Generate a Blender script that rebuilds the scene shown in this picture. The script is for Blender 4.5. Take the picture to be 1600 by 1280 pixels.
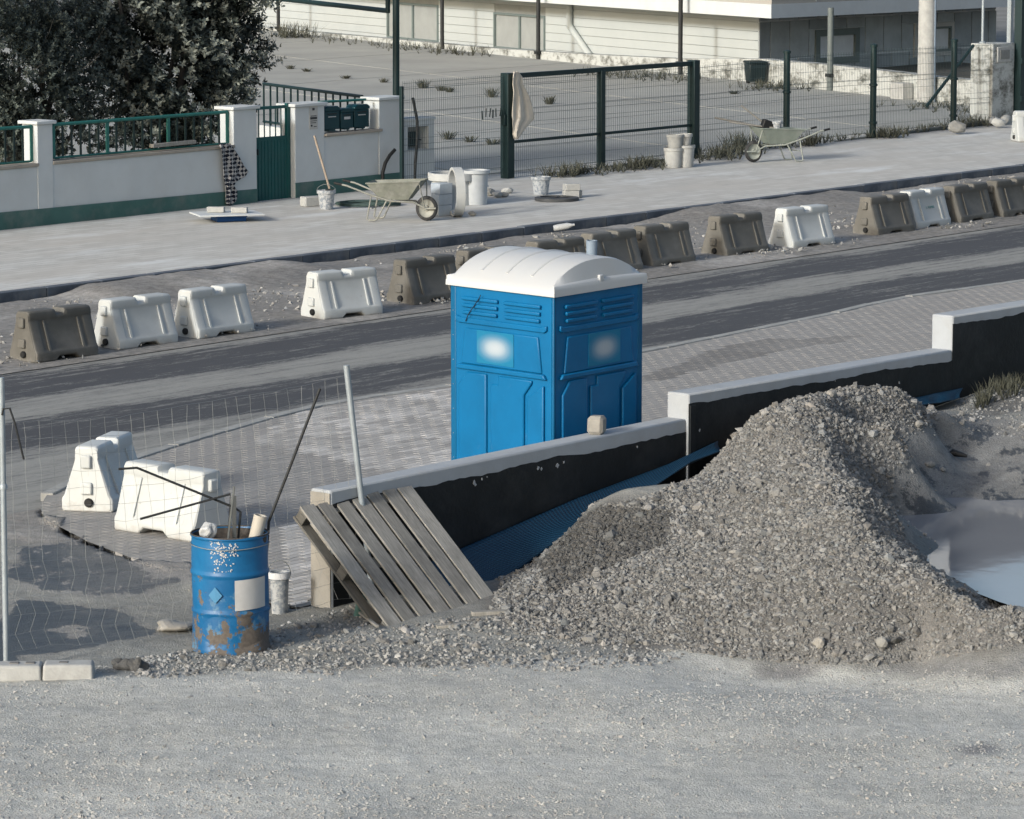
import bpy, bmesh, math, random
import numpy as np
from mathutils import Matrix, Vector

R = math.radians
scene = bpy.context.scene
for o in list(bpy.data.objects):
    bpy.data.objects.remove(o, do_unlink=True)
COL = scene.collection
random.seed(7)
rng = np.random.default_rng(11)

# ------------------------------------------------------------------ camera
FPX, CAMH, YHOR = 5900.0, 5.78, -200.0            # focal length in photo pixels, eye height, horizon row
PITCH = math.atan((640 - YHOR) / FPX)
cam_d = bpy.data.cameras.new('camera')
cam = bpy.data.objects.new('camera', cam_d)
COL.objects.link(cam)
cam.location = (0, 0, CAMH)
cam.rotation_euler = (math.pi / 2 - PITCH, 0, 0)
cam_d.sensor_width = 36
cam_d.sensor_fit = 'HORIZONTAL'
cam_d.lens = 36 * FPX / 1600
cam_d.clip_start = 0.5
cam_d.clip_end = 2000
scene.camera = cam

# ------------------------------------------------------------------ axes of the street
TH = R(49.7)
D = np.array([math.cos(TH), math.sin(TH), 0.0])   # along the street, to the right and away
N = np.array([-math.sin(TH), math.cos(TH), 0.0])  # across the street, away

# ------------------------------------------------------------------ light
SUN_EL = R(20)
SUN_OFF = R(2)
sun_h = -D * math.cos(SUN_OFF) + N * math.sin(SUN_OFF)
to_sun = Vector((sun_h[0] * math.cos(SUN_EL), sun_h[1] * math.cos(SUN_EL), math.sin(SUN_EL)))
world = bpy.data.worlds.new('World')
scene.world = world
world.use_nodes = True
wn = world.node_tree
wn.nodes.clear()
sky = wn.nodes.new('ShaderNodeTexSky')
sky.sky_type = 'NISHITA'
sky.sun_disc = False
sky.sun_elevation = SUN_EL
sky.sun_rotation = math.atan2(to_sun.x, to_sun.y)
sky.air_density = 1.0
sky.dust_density = 3.5
sky.ozone_density = 1.0
bg = wn.nodes.new('ShaderNodeBackground')
bg.inputs['Strength'].default_value = 0.14
wo = wn.nodes.new('ShaderNodeOutputWorld')
wn.links.new(sky.outputs[0], bg.inputs[0])
wn.links.new(bg.outputs[0], wo.inputs[0])
sl = bpy.data.lights.new('sun', 'SUN')
sl.energy = 2.5
sl.angle = R(8)
sl.color = (1.0, 0.992, 0.965)
sun = bpy.data.objects.new('sun', sl)
COL.objects.link(sun)
sun.location = (-20, -10, 30)
sun.rotation_euler = to_sun.to_track_quat('Z', 'Y').to_euler()
scene.view_settings.view_transform = 'Standard'
scene.view_settings.look = 'None'
scene.view_settings.exposure = 0.36
scene.view_settings.gamma = 1.0
scene.view_settings.use_curve_mapping = False
scene.render.engine = 'CYCLES'
scene.cycles.max_bounces = 6

# ------------------------------------------------------------------ survey: photo pixel -> point in the place
_c, _s = math.cos(PITCH), math.sin(PITCH)
CAM = np.array([0, 0, CAMH])
def ray(u, v):
    a = (u - 800) / FPX; b = -(v - 640) / FPX
    return np.array([a, _c + b * _s, -_s + b * _c])
def atz(u, v, z):
    r = ray(u, v)
    return CAM + r * ((z - CAMH) / r[2])
W0 = atz(517, 953, 0.0)                           # near bottom corner of the black wall
KS = 0.01                                         # the street climbs gently to the right
NS = np.array([-KS * D[0], -KS * D[1], 1.0])
def S(u, v, h=0.0):
    r = ray(u, v)
    return CAM + r * (np.dot(NS, W0 + np.array([0, 0, h]) - CAM) / np.dot(NS, r))
def TR(u, v):
    q = S(u, v) - W0
    return float(np.dot(q, D)), float(np.dot(q, N))
def s_z(P):
    return KS * float(np.dot(np.asarray(P)[:3] - W0, D))
def street_pt(t, r, h=0.0):
    return W0 + D * t + N * r + np.array([0, 0, KS * t + h])
def wall_pt(u, v, off=0.0):
    r = ray(u, v)
    P = CAM + r * ((np.dot(W0 - CAM, N) + off) / np.dot(r, N))
    return P
def project(P):
    q = P - CAM
    y = q[..., 1] * _c - q[..., 2] * _s
    z = q[..., 1] * _s + q[..., 2] * _c
    return 800 + FPX * q[..., 0] / y, 640 - FPX * z / y
_d3 = Vector((D[0], D[1], KS)).normalized(); _n3 = Vector(N); _u3 = _d3.cross(_n3)
STREET = Matrix(((_d3.x, _n3.x, _u3.x, W0[0]), (_d3.y, _n3.y, _u3.y, W0[1]), (_d3.z, _n3.z, _u3.z, W0[2]), (0, 0, 0, 1)))

class Frame:
    """upright local frame: x along yaw, y away, z up"""
    def __init__(s, P, yaw):
        s.P = np.asarray(P, float); s.yaw = yaw
        s.x = np.array([math.cos(yaw), math.sin(yaw), 0]); s.y = np.array([-math.sin(yaw), math.cos(yaw), 0])
    def hit(s, u, v, y=0.0):
        r = ray(u, v)
        Q = CAM + r * ((np.dot(s.P - CAM, s.y) + y) / np.dot(r, s.y)) - s.P
        return float(np.dot(Q, s.x)), float(Q[2])
    def X(s, u, v=300, y=0.0): return s.hit(u, v, y)[0]
    def Z(s, u, v, y=0.0): return s.hit(u, v, y)[1]
    def loc(s, P):
        q = np.asarray(P, float) - s.P
        return np.array([np.dot(q, s.x), np.dot(q, s.y), q[2]])

# ------------------------------------------------------------------ mesh builder
class MB:
    def __init__(s): s.v = []; s.f = []
    def add(s, vs, fs, M=None):
        b = len(s.v)
        if M is not None: vs = [tuple(M @ Vector(p)) for p in vs]
        s.v += [tuple(map(float, p)) for p in vs]
        s.f += [tuple(i + b for i in f) for f in fs]
        return s
    def box(s, x0, x1, y0, y1, z0, z1, M=None):
        return s.add([(x0,y0,z0),(x1,y0,z0),(x1,y1,z0),(x0,y1,z0),(x0,y0,z1),(x1,y0,z1),(x1,y1,z1),(x0,y1,z1)],
                     [(0,3,2,1),(4,5,6,7),(0,1,5,4),(1,2,6,5),(2,3,7,6),(3,0,4,7)], M)
    def prism_y(s, poly, y0, y1, M=None):
        """polygon in x,z (counter-clockwise seen from -y) extruded from y0 (front) to y1"""
        n = len(poly)
        vs = [(x, y0, z) for x, z in poly] + [(x, y1, z) for x, z in poly]
        fs = [tuple(range(n)), tuple(range(2*n-1, n-1, -1))]
        fs += [(i, i+n, (i+1) % n + n, (i+1) % n) for i in range(n)]
        return s.add(vs, fs, M)
    def prism_z(s, poly, z0, z1, M=None):
        n = len(poly)
        vs = [(x, y, z0) for x, y in poly] + [(x, y, z1) for x, y in poly]
        fs = [tuple(range(n-1, -1, -1)), tuple(range(n, 2*n))]
        fs += [(i, (i+1) % n, (i+1) % n + n, i+n) for i in range(n)]
        return s.add(vs, fs, M)
    def tube(s, pts, r, n=8, M=None, caps=True):
        pts = [Vector(p) for p in pts]
        rs = r if isinstance(r, (list, tuple)) else [r] * len(pts)
        vs = []; fs = []
        prev = None
        for i, p in enumerate(pts):
            if i == 0: t = pts[1] - p
            elif i == len(pts) - 1: t = p - pts[i-1]
            else: t = (pts[i+1] - pts[i-1])
            t.normalize()
            if prev is None:
                a = Vector((0, 0, 1)) if abs(t.z) < .9 else Vector((1, 0, 0))
                e1 = t.cross(a).normalized()
            else:
                e1 = (prev - t * prev.dot(t)).normalized()
            prev = e1
            e2 = t.cross(e1)
            for k in range(n):
                an = 2 * math.pi * k / n
                vs.append(p + (e1 * math.cos(an) + e2 * math.sin(an)) * rs[i])
        for i in range(len(pts) - 1):
            for k in range(n):
                fs.append((i*n+k, i*n+(k+1) % n, (i+1)*n+(k+1) % n, (i+1)*n+k))
        if caps:
            fs.append(tuple(range(n-1, -1, -1))); fs.append(tuple(range((len(pts)-1)*n, len(pts)*n)))
        return s.add(vs, fs, M)
    def lathe(s, prof, n=24, M=None):
        """(r, z) profile turned round z; r = 0 closes"""
        vs = []; fs = []; idx = []
        for r, z in prof:
            if r < 1e-6:
                idx.append([len(vs)] * n); vs.append((0, 0, z))
            else:
                idx.append([len(vs) + k for k in range(n)])
                vs += [(r * math.cos(2*math.pi*k/n), r * math.sin(2*math.pi*k/n), z) for k in range(n)]
        for i in range(len(prof) - 1):
            for k in range(n):
                q = [idx[i][k], idx[i][(k+1) % n], idx[i+1][(k+1) % n], idx[i+1][k]]
                u = []
                for a in q:
                    if a not in u: u.append(a)
                if len(u) > 2: fs.append(tuple(u))
        return s.add(vs, fs, M)
    def grid(s, rows):
        """rows of points joined by quads"""
        m = len(rows[0]); vs = [p for r in rows for p in r]
        fs = [(i*m+j, i*m+j+1, (i+1)*m+j+1, (i+1)*m+j) for i in range(len(rows)-1) for j in range(m-1)]
        return s.add(vs, fs)
    def mesh(s, name):
        me = bpy.data.meshes.new(name)
        me.from_pydata(s.v, [], s.f)
        me.update()
        return me
    def build(s, name, mat, parent=None, bevel=0.0, seg=2, smooth=None, mw=None):
        me = s.mesh(name)
        return put(name, me, mat, parent, bevel, seg, smooth, mw)

def put(name, me, mat, parent=None, bevel=0.0, seg=2, smooth=None, mw=None):
    if mat is not None and not me.materials: me.materials.append(mat)
    if smooth is not None:
        me.shade_smooth()
        if smooth < 180: me.set_sharp_from_angle(angle=R(smooth))
    o = bpy.data.objects.new(name, me)
    COL.objects.link(o)
    if parent is not None: o.parent = parent
    if mw is not None: o.matrix_world = mw
    if bevel:
        b = o.modifiers.new('bevel', 'BEVEL'); b.width = bevel; b.segments = seg
        b.limit_method = 'ANGLE'; b.angle_limit = R(35); b.harden_normals = False
        if smooth is None:
            me.shade_smooth(); me.set_sharp_from_angle(angle=R(50))
    return o
def tag(o, label=None, cat=None, group=None, kind=None):
    if label: o['label'] = label
    if cat: o['category'] = cat
    if group: o['group'] = group
    if kind: o['kind'] = kind
    return o
def thing(name, P, yaw, label, cat, group=None, tilt=None):
    o = bpy.data.objects.new(name, None)
    COL.objects.link(o)
    o.empty_display_size = 0.1
    M = Matrix.Translation(Vector(P))
    if tilt is not None: M = M @ tilt
    o.matrix_world = M @ Matrix.Rotation(yaw, 4, 'Z')
    return tag(o, label, cat, group)
def copy_tree(o, parent=None):
    c = o.copy(); COL.objects.link(c)
    c.parent = parent
    for ch in o.children: copy_tree(ch, c)
    return c

# ------------------------------------------------------------------ materials
def lin(*c):
    return tuple(((x/255.) / 12.92 if x/255. <= .04045 else ((x/255. + .055) / 1.055) ** 2.4) for x in c)
class NT:
    def __init__(s, name):
        s.m = bpy.data.materials.new(name); s.m.use_nodes = True
        s.t = s.m.node_tree; s.n = s.t.nodes; s.l = s.t.links
        s.b = s.n['Principled BSDF']
        s.tc = s.n.new('ShaderNodeTexCoord')
        s.co = s.tc.outputs['Object']
    def node(s, ty, **kw):
        x = s.n.new(ty)
        for k, v in kw.items(): setattr(x, k, v)
        return x
    def link(s, a, b): s.l.new(a, b)
    def mapping(s, scale=(1,1,1), rot=(0,0,0), src=None, loc=(0,0,0)):
        m = s.node('ShaderNodeMapping')
        m.inputs['Scale'].default_value = scale; m.inputs['Rotation'].default_value = rot; m.inputs['Location'].default_value = loc
        s.link(src or s.co, m.inputs['Vector']); return m.outputs[0]
    def noise(s, scale, detail=4, rough=.55, src=None, dist=0.0):
        x = s.node('ShaderNodeTexNoise')
        x.inputs['Scale'].default_value = scale; x.inputs['Detail'].default_value = detail
        x.inputs['Roughness'].default_value = rough; x.inputs['Distortion'].default_value = dist
        s.link(src or s.co, x.inputs['Vector']); return x.outputs['Fac']
    def voro(s, scale, src=None, feature='F1', out='Distance', rnd=1.0):
        x = s.node('ShaderNodeTexVoronoi', feature=feature)
        x.inputs['Scale'].default_value = scale
        x.inputs['Randomness'].default_value = rnd
        s.link(src or s.co, x.inputs['Vector']); return x.outputs[out]
    def ramp(s, fac, stops):
        x = s.node('ShaderNodeValToRGB')
        e = x.color_ramp.elements
        while len(e) < len(stops): e.new(.5)
        for i, (p, c) in enumerate(stops):
            e[i].position = p
            e[i].color = (c, c, c, 1) if isinstance(c, (int, float)) else (*c[:3], 1)
        s.link(fac, x.inputs[0]); return x.outputs[0]
    def mix(s, fac, a, b, mode='MIX'):
        x = s.node('ShaderNodeMix', data_type='RGBA', blend_type=mode)
        for inp, val in ((x.inputs[0], fac), (x.inputs[6], a), (x.inputs[7], b)):
            if isinstance(val, (int, float)): inp.default_value = val
            elif isinstance(val, tuple): inp.default_value = (*val[:3], 1)
            else: s.link(val, inp)
        return x.outputs[2]
    def math(s, op, a, b=0.0, c=None, clamp=False):
        x = s.node('ShaderNodeMath', operation=op); x.use_clamp = clamp
        for i, val in enumerate((a, b) if c is None else (a, b, c)):
            if isinstance(val, (int, float)): x.inputs[i].default_value = val
            else: s.link(val, x.inputs[i])
        return x.outputs[0]
    def sep(s, src=None):
        x = s.node('ShaderNodeSeparateXYZ'); s.link(src or s.co, x.inputs[0]); return x.outputs
    def attr(s, name, out='Color'):
        x = s.node('ShaderNodeAttribute', attribute_name=name); return x.outputs[out]
    def bump(s, h, strength=.3, dist=.02):
        x = s.node('ShaderNodeBump'); x.inputs['Strength'].default_value = strength; x.inputs['Distance'].default_value = dist
        s.link(h, x.inputs['Height']); s.link(x.outputs[0], s.b.inputs['Normal']); return x
    def color(s, c):
        if isinstance(c, tuple): s.b.inputs['Base Color'].default_value = (*c[:3], 1)
        else: s.link(c, s.b.inputs['Base Color'])
    def set(s, rough=.8, metal=0.0, spec=.4):
        if isinstance(rough, (int, float)): s.b.inputs['Roughness'].default_value = rough
        else: s.link(rough, s.b.inputs['Roughness'])
        s.b.inputs['Metallic'].default_value = metal
        s.b.inputs['Specular IOR Level'].default_value = spec
        return s.m

def mul(c, k): return tuple(min(1, x * k) for x in c)
def mat_simple(name, c, var=.25, scale=6.0, rough=.75, metal=0.0, bump=.0, bscale=60, spec=.35, dirt=0.0, dirt_c=(.12,.115,.105), dscale=2.2, rnd=0.0):
    t = NT(name)
    if rnd:
        inf = t.node('ShaderNodeObjectInfo').outputs['Random']
        cb = t.node('ShaderNodeCombineXYZ')
        t.link(t.math('MULTIPLY', inf, 31.0), cb.inputs[0]); t.link(t.math('MULTIPLY', inf, 17.0), cb.inputs[2])
        va = t.node('ShaderNodeVectorMath', operation='ADD'); t.link(t.co, va.inputs[0]); t.link(cb.outputs[0], va.inputs[1])
        z_ = t.sep()[2]; t.co = va.outputs[0]
    a = t.noise(scale, 6, .6)
    col = t.mix(t.ramp(a, [(.3, 0.0), (.7, 1.0)]), mul(c, 1 - var), mul(c, 1 + var * .6))
    if dirt:
        g = t.noise(dscale, 8, .7)
        col = t.mix(t.ramp(g, [(.48, 0.0), (.75, dirt)]), col, dirt_c)
    if rnd:
        col = t.mix(1.0, col, t.ramp(inf, [(0, 1 - rnd), (1, 1 + rnd*.3)]), 'MULTIPLY')
        sp_ = t.ramp(t.math('ADD', t.math('MULTIPLY', z_, -2.2), t.noise(7, 6, .75)), [(.36, 0.0), (.62, .75)])
        col = t.mix(sp_, col, dirt_c)
        sc_ = t.ramp(t.noise(16, 3, .6, t.mapping((1, 3, .35))), [(.68, 0.0), (.74, .4)])
        col = t.mix(sc_, col, mul(dirt_c, .7))
    t.color(col)
    if bump: t.bump(t.noise(bscale, 4, .6), bump, .01)
    return t.set(rough, metal, spec)
# ------------------------------------------------------------------ numeric helpers
def vnoise(x, y, scale, seed=0, octaves=3):
    out = 0; amp = 1; tot = 0
    for o in range(octaves):
        g = np.random.default_rng(seed * 31 + o).random((256, 256))
        xs = np.asarray(x) * scale * 2**o + 57.3; ys = np.asarray(y) * scale * 2**o + 91.7
        xi = np.floor(xs).astype(int); yi = np.floor(ys).astype(int)
        fx = xs - xi; fy = ys - yi
        fx = fx*fx*(3-2*fx); fy = fy*fy*(3-2*fy)
        a = g[xi % 256, yi % 256]; b = g[(xi+1) % 256, yi % 256]; c = g[xi % 256, (yi+1) % 256]; e = g[(xi+1) % 256, (yi+1) % 256]
        out = out + amp * ((a*(1-fx)+b*fx)*(1-fy) + (c*(1-fx)+e*fx)*fy); tot += amp; amp *= .5
    return out / tot
def inpoly(x, y, poly):
    x = np.asarray(x); y = np.asarray(y)
    r = np.zeros(x.shape, bool); n = len(poly)
    for i in range(n):
        x0, y0 = poly[i]; x1, y1 = poly[(i+1) % n]
        c = ((y0 > y) != (y1 > y)) & (x < (x1-x0) * (y-y0) / (y1-y0 + 1e-12) + x0)
        r ^= c
    return r
def sstep(x, a, b):
    t = np.clip((x - a) / (b - a), 0, 1); return t*t*(3-2*t)
def np_mesh(name, V, F, cols=None):
    """V (n,3); F (m,3) or (m,4); cols (n,3) point colours"""
    me = bpy.data.meshes.new(name)
    n, m, k = len(V), len(F), F.shape[1]
    me.vertices.add(n); me.vertices.foreach_set('co', np.ascontiguousarray(V, dtype=np.float32).ravel())
    me.loops.add(m*k); me.loops.foreach_set('vertex_index', np.ascontiguousarray(F, dtype=np.int32).ravel())
    me.polygons.add(m)
    me.polygons.foreach_set('loop_start', np.arange(0, m*k, k, dtype=np.int32))
    me.update(calc_edges=True)
    me.shade_flat()
    if cols is not None:
        at = me.color_attributes.new('Col', 'FLOAT_COLOR', 'POINT')
        c4 = np.ones((n, 4), np.float32); c4[:, :3] = cols
        at.data.foreach_set('color', c4.ravel())
    return me
_t = (1 + 5 ** .5) / 2
ICO_V = np.array([(-1,_t,0),(1,_t,0),(-1,-_t,0),(1,-_t,0),(0,-1,_t),(0,1,_t),(0,-1,-_t),(0,1,-_t),(_t,0,-1),(_t,0,1),(-_t,0,-1),(-_t,0,1)]) / math.sqrt(1+_t*_t)
ICO_F = np.array([(0,11,5),(0,5,1),(0,1,7),(0,7,10),(0,10,11),(1,5,9),(5,11,4),(11,10,2),(10,7,6),(7,1,8),(3,9,4),(3,4,2),(3,2,6),(3,6,8),(3,8,9),(4,9,5),(2,4,11),(6,2,10),(8,6,7),(9,8,1)])
OCT_V = np.array([(1,0,0),(-1,0,0),(0,1,0),(0,-1,0),(0,0,1),(0,0,-1)], float)
OCT_F = np.array([(0,2,4),(2,1,4),(1,3,4),(3,0,4),(2,0,5),(1,2,5),(3,1,5),(0,3,5)])
def stones_mesh(name, P, size, col, seed=0, ico=True, sink=.25):
    g = np.random.default_rng(seed); n = len(P)
    TV, TF = (ICO_V, ICO_F) if ico else (OCT_V, OCT_F)
    k = len(TV)
    V = TV[None] * (1 + g.uniform(-.28, .28, (n, k, 1)))
    sc = np.stack([g.uniform(.8, 1.35, n), g.uniform(.6, 1.0, n), g.uniform(.4, .8, n)], 1)
    V = V * (sc * size[:, None] * .5)[:, None, :]
    q = g.normal(size=(n, 4)); q[:, 1:3] *= .45; q /= np.linalg.norm(q, axis=1)[:, None]
    w, x, y, z = q.T
    M = np.stack([np.stack([1-2*(y*y+z*z), 2*(x*y-z*w), 2*(x*z+y*w)], 1), np.stack([2*(x*y+z*w), 1-2*(x*x+z*z), 2*(y*z-x*w)], 1), np.stack([2*(x*z-y*w), 2*(y*z+x*w), 1-2*(x*x+y*y)], 1)], 1)
    V = np.einsum('nij,nkj->nki', M, V) + P[:, None, :]
    V[:, :, 2] += (size * (.3 - sink))[:, None]
    F = TF[None] + (np.arange(n) * k)[:, None, None]
    C = np.repeat(col, k, axis=0)
    return np_mesh(name, V.reshape(-1, 3), F.reshape(-1, 3), C)

# ------------------------------------------------------------------ ground materials
def mat_terrain():
    t = NT('yard_soil')
    c = t.attr('Col')
    f1 = t.noise(75, 3, .75); f2 = t.noise(9, 5, .65); f3 = t.voro(60)
    k = t.ramp(f1, [(.3, .74), (.7, 1.2)])
    k2 = t.ramp(f2, [(.3, .78), (.7, 1.16)])
    col = t.mix(1.0, c, k, 'MULTIPLY'); col = t.mix(1.0, col, k2, 'MULTIPLY')
    sp = t.ramp(t.noise(140, 2, .5), [(.66, 0.0), (.76, .35)])
    col = t.mix(sp, col, (.5, .49, .46))
    w = t.attr('wet', 'Fac')
    wm = t.ramp(t.math('ADD', w, t.math('MULTIPLY_ADD', t.noise(5.5, 8, .72, t.mapping((1, .55, 1))), 1.8, -.9)), [(.42, 0.0), (.47, .8), (.62, 1.0)])
    col = t.mix(wm, col, t.mix(1.0, col, (.26, .28, .31), 'MULTIPLY'))
    t.color(col)
    h = t.math('ADD', f1, t.math('MULTIPLY', f3, -.6))
    t.bump(t.math('ADD', h, t.math('MULTIPLY', f2, 1.6)), .7, .016)
    return t.set(t.math('MULTIPLY_ADD', wm, -.6, .95), 0, .3)
def mat_stones(name='gravel_stone'):
    t = NT(name)
    t.color(t.mix(1.0, t.attr('Col'), t.ramp(t.noise(90, 3, .6), [(.3, .8), (.7, 1.15)]), 'MULTIPLY'))
    return t.set(.92, 0, .25)
M_STONE = mat_stones()

def mat_road():
    t = NT('dusty_asphalt')
    x, y, z = t.sep()
    warp = t.noise(.22, 5, .6, t.mapping((1, 2.2, 1)))
    yy = t.math('ADD', y, t.math('MULTIPLY_ADD', warp, 1.5, -.75))
    # real dust lies between the wheel paths: bands along the street
    mr = t.node('ShaderNodeMapRange'); mr.inputs[1].default_value = 4.5; mr.inputs[2].default_value = 13.0
    t.link(yy, mr.inputs[0])
    def p(r): return (r - 4.5) / 8.5
    band = t.ramp(mr.outputs[0], [(p(7.2), .8), (p(7.9), .55), (p(8.25), .12), (p(9.35), .10), (p(9.75), .75), (p(10.45), .72), (p(10.9), .08), (p(11.9), .10), (p(12.3), .72), (p(13.0), .85)])
    st = t.noise(1.0, 8, .72, t.mapping((.55, 4.5, 1)))
    st2 = t.noise(14, 6, .7, t.mapping((.5, 1.6, 1)))
    m = t.math('ADD', band, t.math('MULTIPLY_ADD', st, 1.9, -1.0))
    m = t.math('ADD', m, t.math('MULTIPLY_ADD', st2, 1.1, -.56))
    m = t.math('ADD', m, t.math('MULTIPLY_ADD', t.noise(60, 4, .7, t.mapping((.5, 1.3, 1))), .8, -.4))
    m = t.math('ADD', m, t.math('MULTIPLY_ADD', t.noise(1.0, 4, .6, t.mapping((.12, 9, 1))), .9, -.45))
    dust = t.ramp(m, [(.15, 0.0), (.4, .6), (.8, 1.0)])
    fine = t.noise(220, 2, .6)
    asp = t.mix(fine, (.036, .039, .045), (.085, .089, .096))
    sand = t.mix(t.noise(30, 5, .7), (.216, .22, .208), (.304, .308, .29))
    t.color(t.mix(dust, asp, sand))
    t.bump(fine, .3, .006)
    return t.set(.88, 0, .3)
def mat_far_walk():
    t = NT('far_sidewalk_paving')
    br = t.node('ShaderNodeTexBrick'); br.offset = .5
    br.inputs['Scale'].default_value = 1.0; br.inputs['Brick Width'].default_value = .4; br.inputs['Row Height'].default_value = .2
    br.inputs['Mortar Size'].default_value = .008; br.inputs['Mortar Smooth'].default_value = .3
    br.inputs['Color1'].default_value = (*lin(190, 191, 187), 1); br.inputs['Color2'].default_value = (*lin(172, 172, 168), 1)
    br.inputs['Mortar'].default_value = (*lin(146, 146, 142), 1)
    t.link(t.co, br.inputs[0])
    big = t.noise(.35, 6, .65, t.mapping((.6, 1.4, 1)))
    col = t.mix(t.ramp(big, [(.4, 0.0), (.66, .8)]), br.outputs[0], lin(178, 175, 168))
    pale = t.noise(.5, 7, .7, t.mapping((.5, 1.6, 1), loc=(3.1, 7.7, 0)))
    col = t.mix(t.ramp(pale, [(.55, 0.0), (.68, .7)]), col, lin(206, 210, 210))
    dk = t.noise(2.5, 8, .75, t.mapping((.6, 1.3, 1)))
    col = t.mix(t.ramp(dk, [(.55, 0.0), (.8, .6)]), col, lin(128, 128, 124))
    t.color(col)
    t.bump(br.outputs['Fac'], -.2, .004)
    return t.set(.9, 0, .25)
def mat_blocks():
    t = NT('paving_block_stone')
    c = t.attr('Col')
    col = t.mix(1.0, c, t.ramp(t.noise(40, 4, .7), [(.3, .82), (.7, 1.12)]), 'MULTIPLY')
    dust = t.ramp(t.noise(.9, 8, .7), [(.42, 0.0), (.66, .8)])
    col = t.mix(dust, col, (.27, .266, .255))
    t.color(col); t.bump(t.noise(120, 3, .6), .3, .004)
    return t.set(.9, 0, .25)
M_KERB_DARK = mat_simple('kerb_basalt', lin(88, 96, 106), .35, 5, .85, bump=.3, dirt=.7, dirt_c=(.2, .195, .18), dscale=3)
M_KERB_PALE = mat_simple('kerb_concrete_pale', lin(150, 152, 150), .25, 5, .9, bump=.25, dirt=.5, dirt_c=(.17, .165, .155), dscale=3)
M_DIRT_STRIP = None

# ------------------------------------------------------------------ the great ground sheet
g = MB().add([(-300, -100, -.45), (300, -100, -.45), (300, 500, -.45), (-300, 500, -.45)], [(0, 1, 2, 3)])
tag(g.build('ground', mat_simple('far_soil', (.2, .2, .19), .3, .5, .95)), kind='structure')

# ------------------------------------------------------------------ yard terrain with the heaped gravel
CP = []
def cz(u, v, z): CP.append(atz(u, v, z))
def cw(u, v, p): CP.append(wall_pt(u, v, -p))     # p metres in front of the black wall
def cs(u, v, h=0): CP.append(S(u, v, h))
for v in (1095, 1180, 1290, 1420):
    for u in (-500, -100, 250, 600, 950, 1300, 1650, 2050): cz(u, v, 0)
for u, v in [(-300, 1030), (60, 1040), (200, 1030), (362, 1020), (480, 1010), (650, 1040), (800, 1040), (950, 1040)]: cz(u, v, 0)
for u, v in [(-300, 900), (-300, 760), (50, 900), (50, 800), (200, 900), (330, 930), (450, 950), (200, 760), (330, 760), (450, 880), (450, 740), (60, 700), (-300, 650)]: cs(u, v)
cz(600, 984, .02); cz(540, 965, .0); cz(680, 968, .06); cz(775, 950, .1); cz(720, 935, .06); cz(640, 940, .02)
for u, v, p in [(560, 945, .1), (640, 930, .08), (720, 912, .08), (800, 905, .28), (840, 872, .3), (890, 828, .24), (935, 792, .2), (985, 784, .3), (1050, 776, .3), (1110, 728, .35), (1140, 692, .45), (1180, 650, .6), (1225, 630, .75), (1258, 622, .8), (1300, 627, .8), (1345, 619, .75), (1395, 613, .7), (1430, 633, .75), (1470, 648, .8)]: cw(u, v, p)
for u, v in [(800, 915), (860, 868), (920, 835), (985, 812), (1050, 790), (1110, 752), (1140, 740), (1200, 680), (1258, 650), (1345, 640), (1395, 632), (1440, 638)]: cw(u, v, .04)
for u, v, z in [(830, 985, .03), (900, 960, .1), (900, 900, .24), (960, 850, .35), (1000, 1000, .02), (1000, 930, .2), (1060, 860, .38), (1060, 960, .15), (1100, 800, .55), (1150, 1010, .03), (1150, 930, .28), (1170, 830, .52), (1200, 730, .8), (1250, 1025, .02), (1260, 940, .33), (1270, 840, .62), (1270, 720, .9),
                (1350, 1030, .02), (1350, 960, .3), (1360, 880, .58), (1340, 800, .8), (1450, 1028, .02), (1450, 960, .3), (1550, 1020, .03), (1540, 960, .35), (1650, 1015, .05), (1650, 985, .3), (1850, 1000, .05),
                (1300, 700, .93), (1340, 760, .8), (1368, 825, .68), (1412, 886, .57), (1462, 918, .48), (1520, 938, .43), (1585, 957, .37), (1650, 975, .32), (1850, 960, .2),
                (1330, 668, .95), (1370, 705, .74), (1390, 665, .98), (1385, 745, .5), (1420, 705, .5), (1410, 770, .34), (1440, 645, .86), (1408, 800, .3), (1424, 832, .26), (1452, 880, .23), (1490, 908, .2),
                (1480, 785, .275), (1560, 782, .275), (1650, 780, .275), (1500, 735, .42), (1580, 730, .45), (1650, 720, .5), (1460, 690, .6), (1520, 670, .66), (1600, 665, .68), (1500, 840, .12), (1580, 850, .1), (1680, 850, .12), (1560, 800, .2), (1680, 800, .2), (1600, 900, .12), (1850, 850, .2), (1850, 740, .5)]: cz(u, v, z)
for u, v in [(1500, 622), (1560, 604), (1640, 596), (1800, 580)]: cw(u, v, .05)
CP = np.array(CP)
def tps_fit(P, lam=1e-3):
    n = len(P); d2 = ((P[:, None, :2] - P[None, :, :2]) ** 2).sum(-1)
    K = .5 * d2 * np.log(d2 + 1e-9) + lam * np.eye(n)
    A = np.zeros((n+3, n+3)); A[:n, :n] = K; A[:n, n] = 1; A[:n, n+1:] = P[:, :2]; A[n:, :n] = A[:n, n:].T
    return np.linalg.solve(A, np.concatenate([P[:, 2], np.zeros(3)]))
TW = tps_fit(CP)
def tps(x, y):
    o = np.zeros(x.shape)
    o += TW[-3] + TW[-2]*x + TW[-1]*y
    for w, p in zip(TW[:-3], CP):
        d2 = (x-p[0])**2 + (y-p[1])**2
        o += w * .5 * d2 * np.log(d2 + 1e-9)
    return o
KERB_PX = [(1760, 416), (1600, 440), (1390, 470), (1300, 492), (1005, 552), (705, 605), (560, 625), (455, 645), (400, 662), (300, 690), (200, 722), (110, 755), (74, 775), (62, 795), (72, 815), (140, 850)]
KERB_TR = [TR(u, v) for u, v in KERB_PX]
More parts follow.
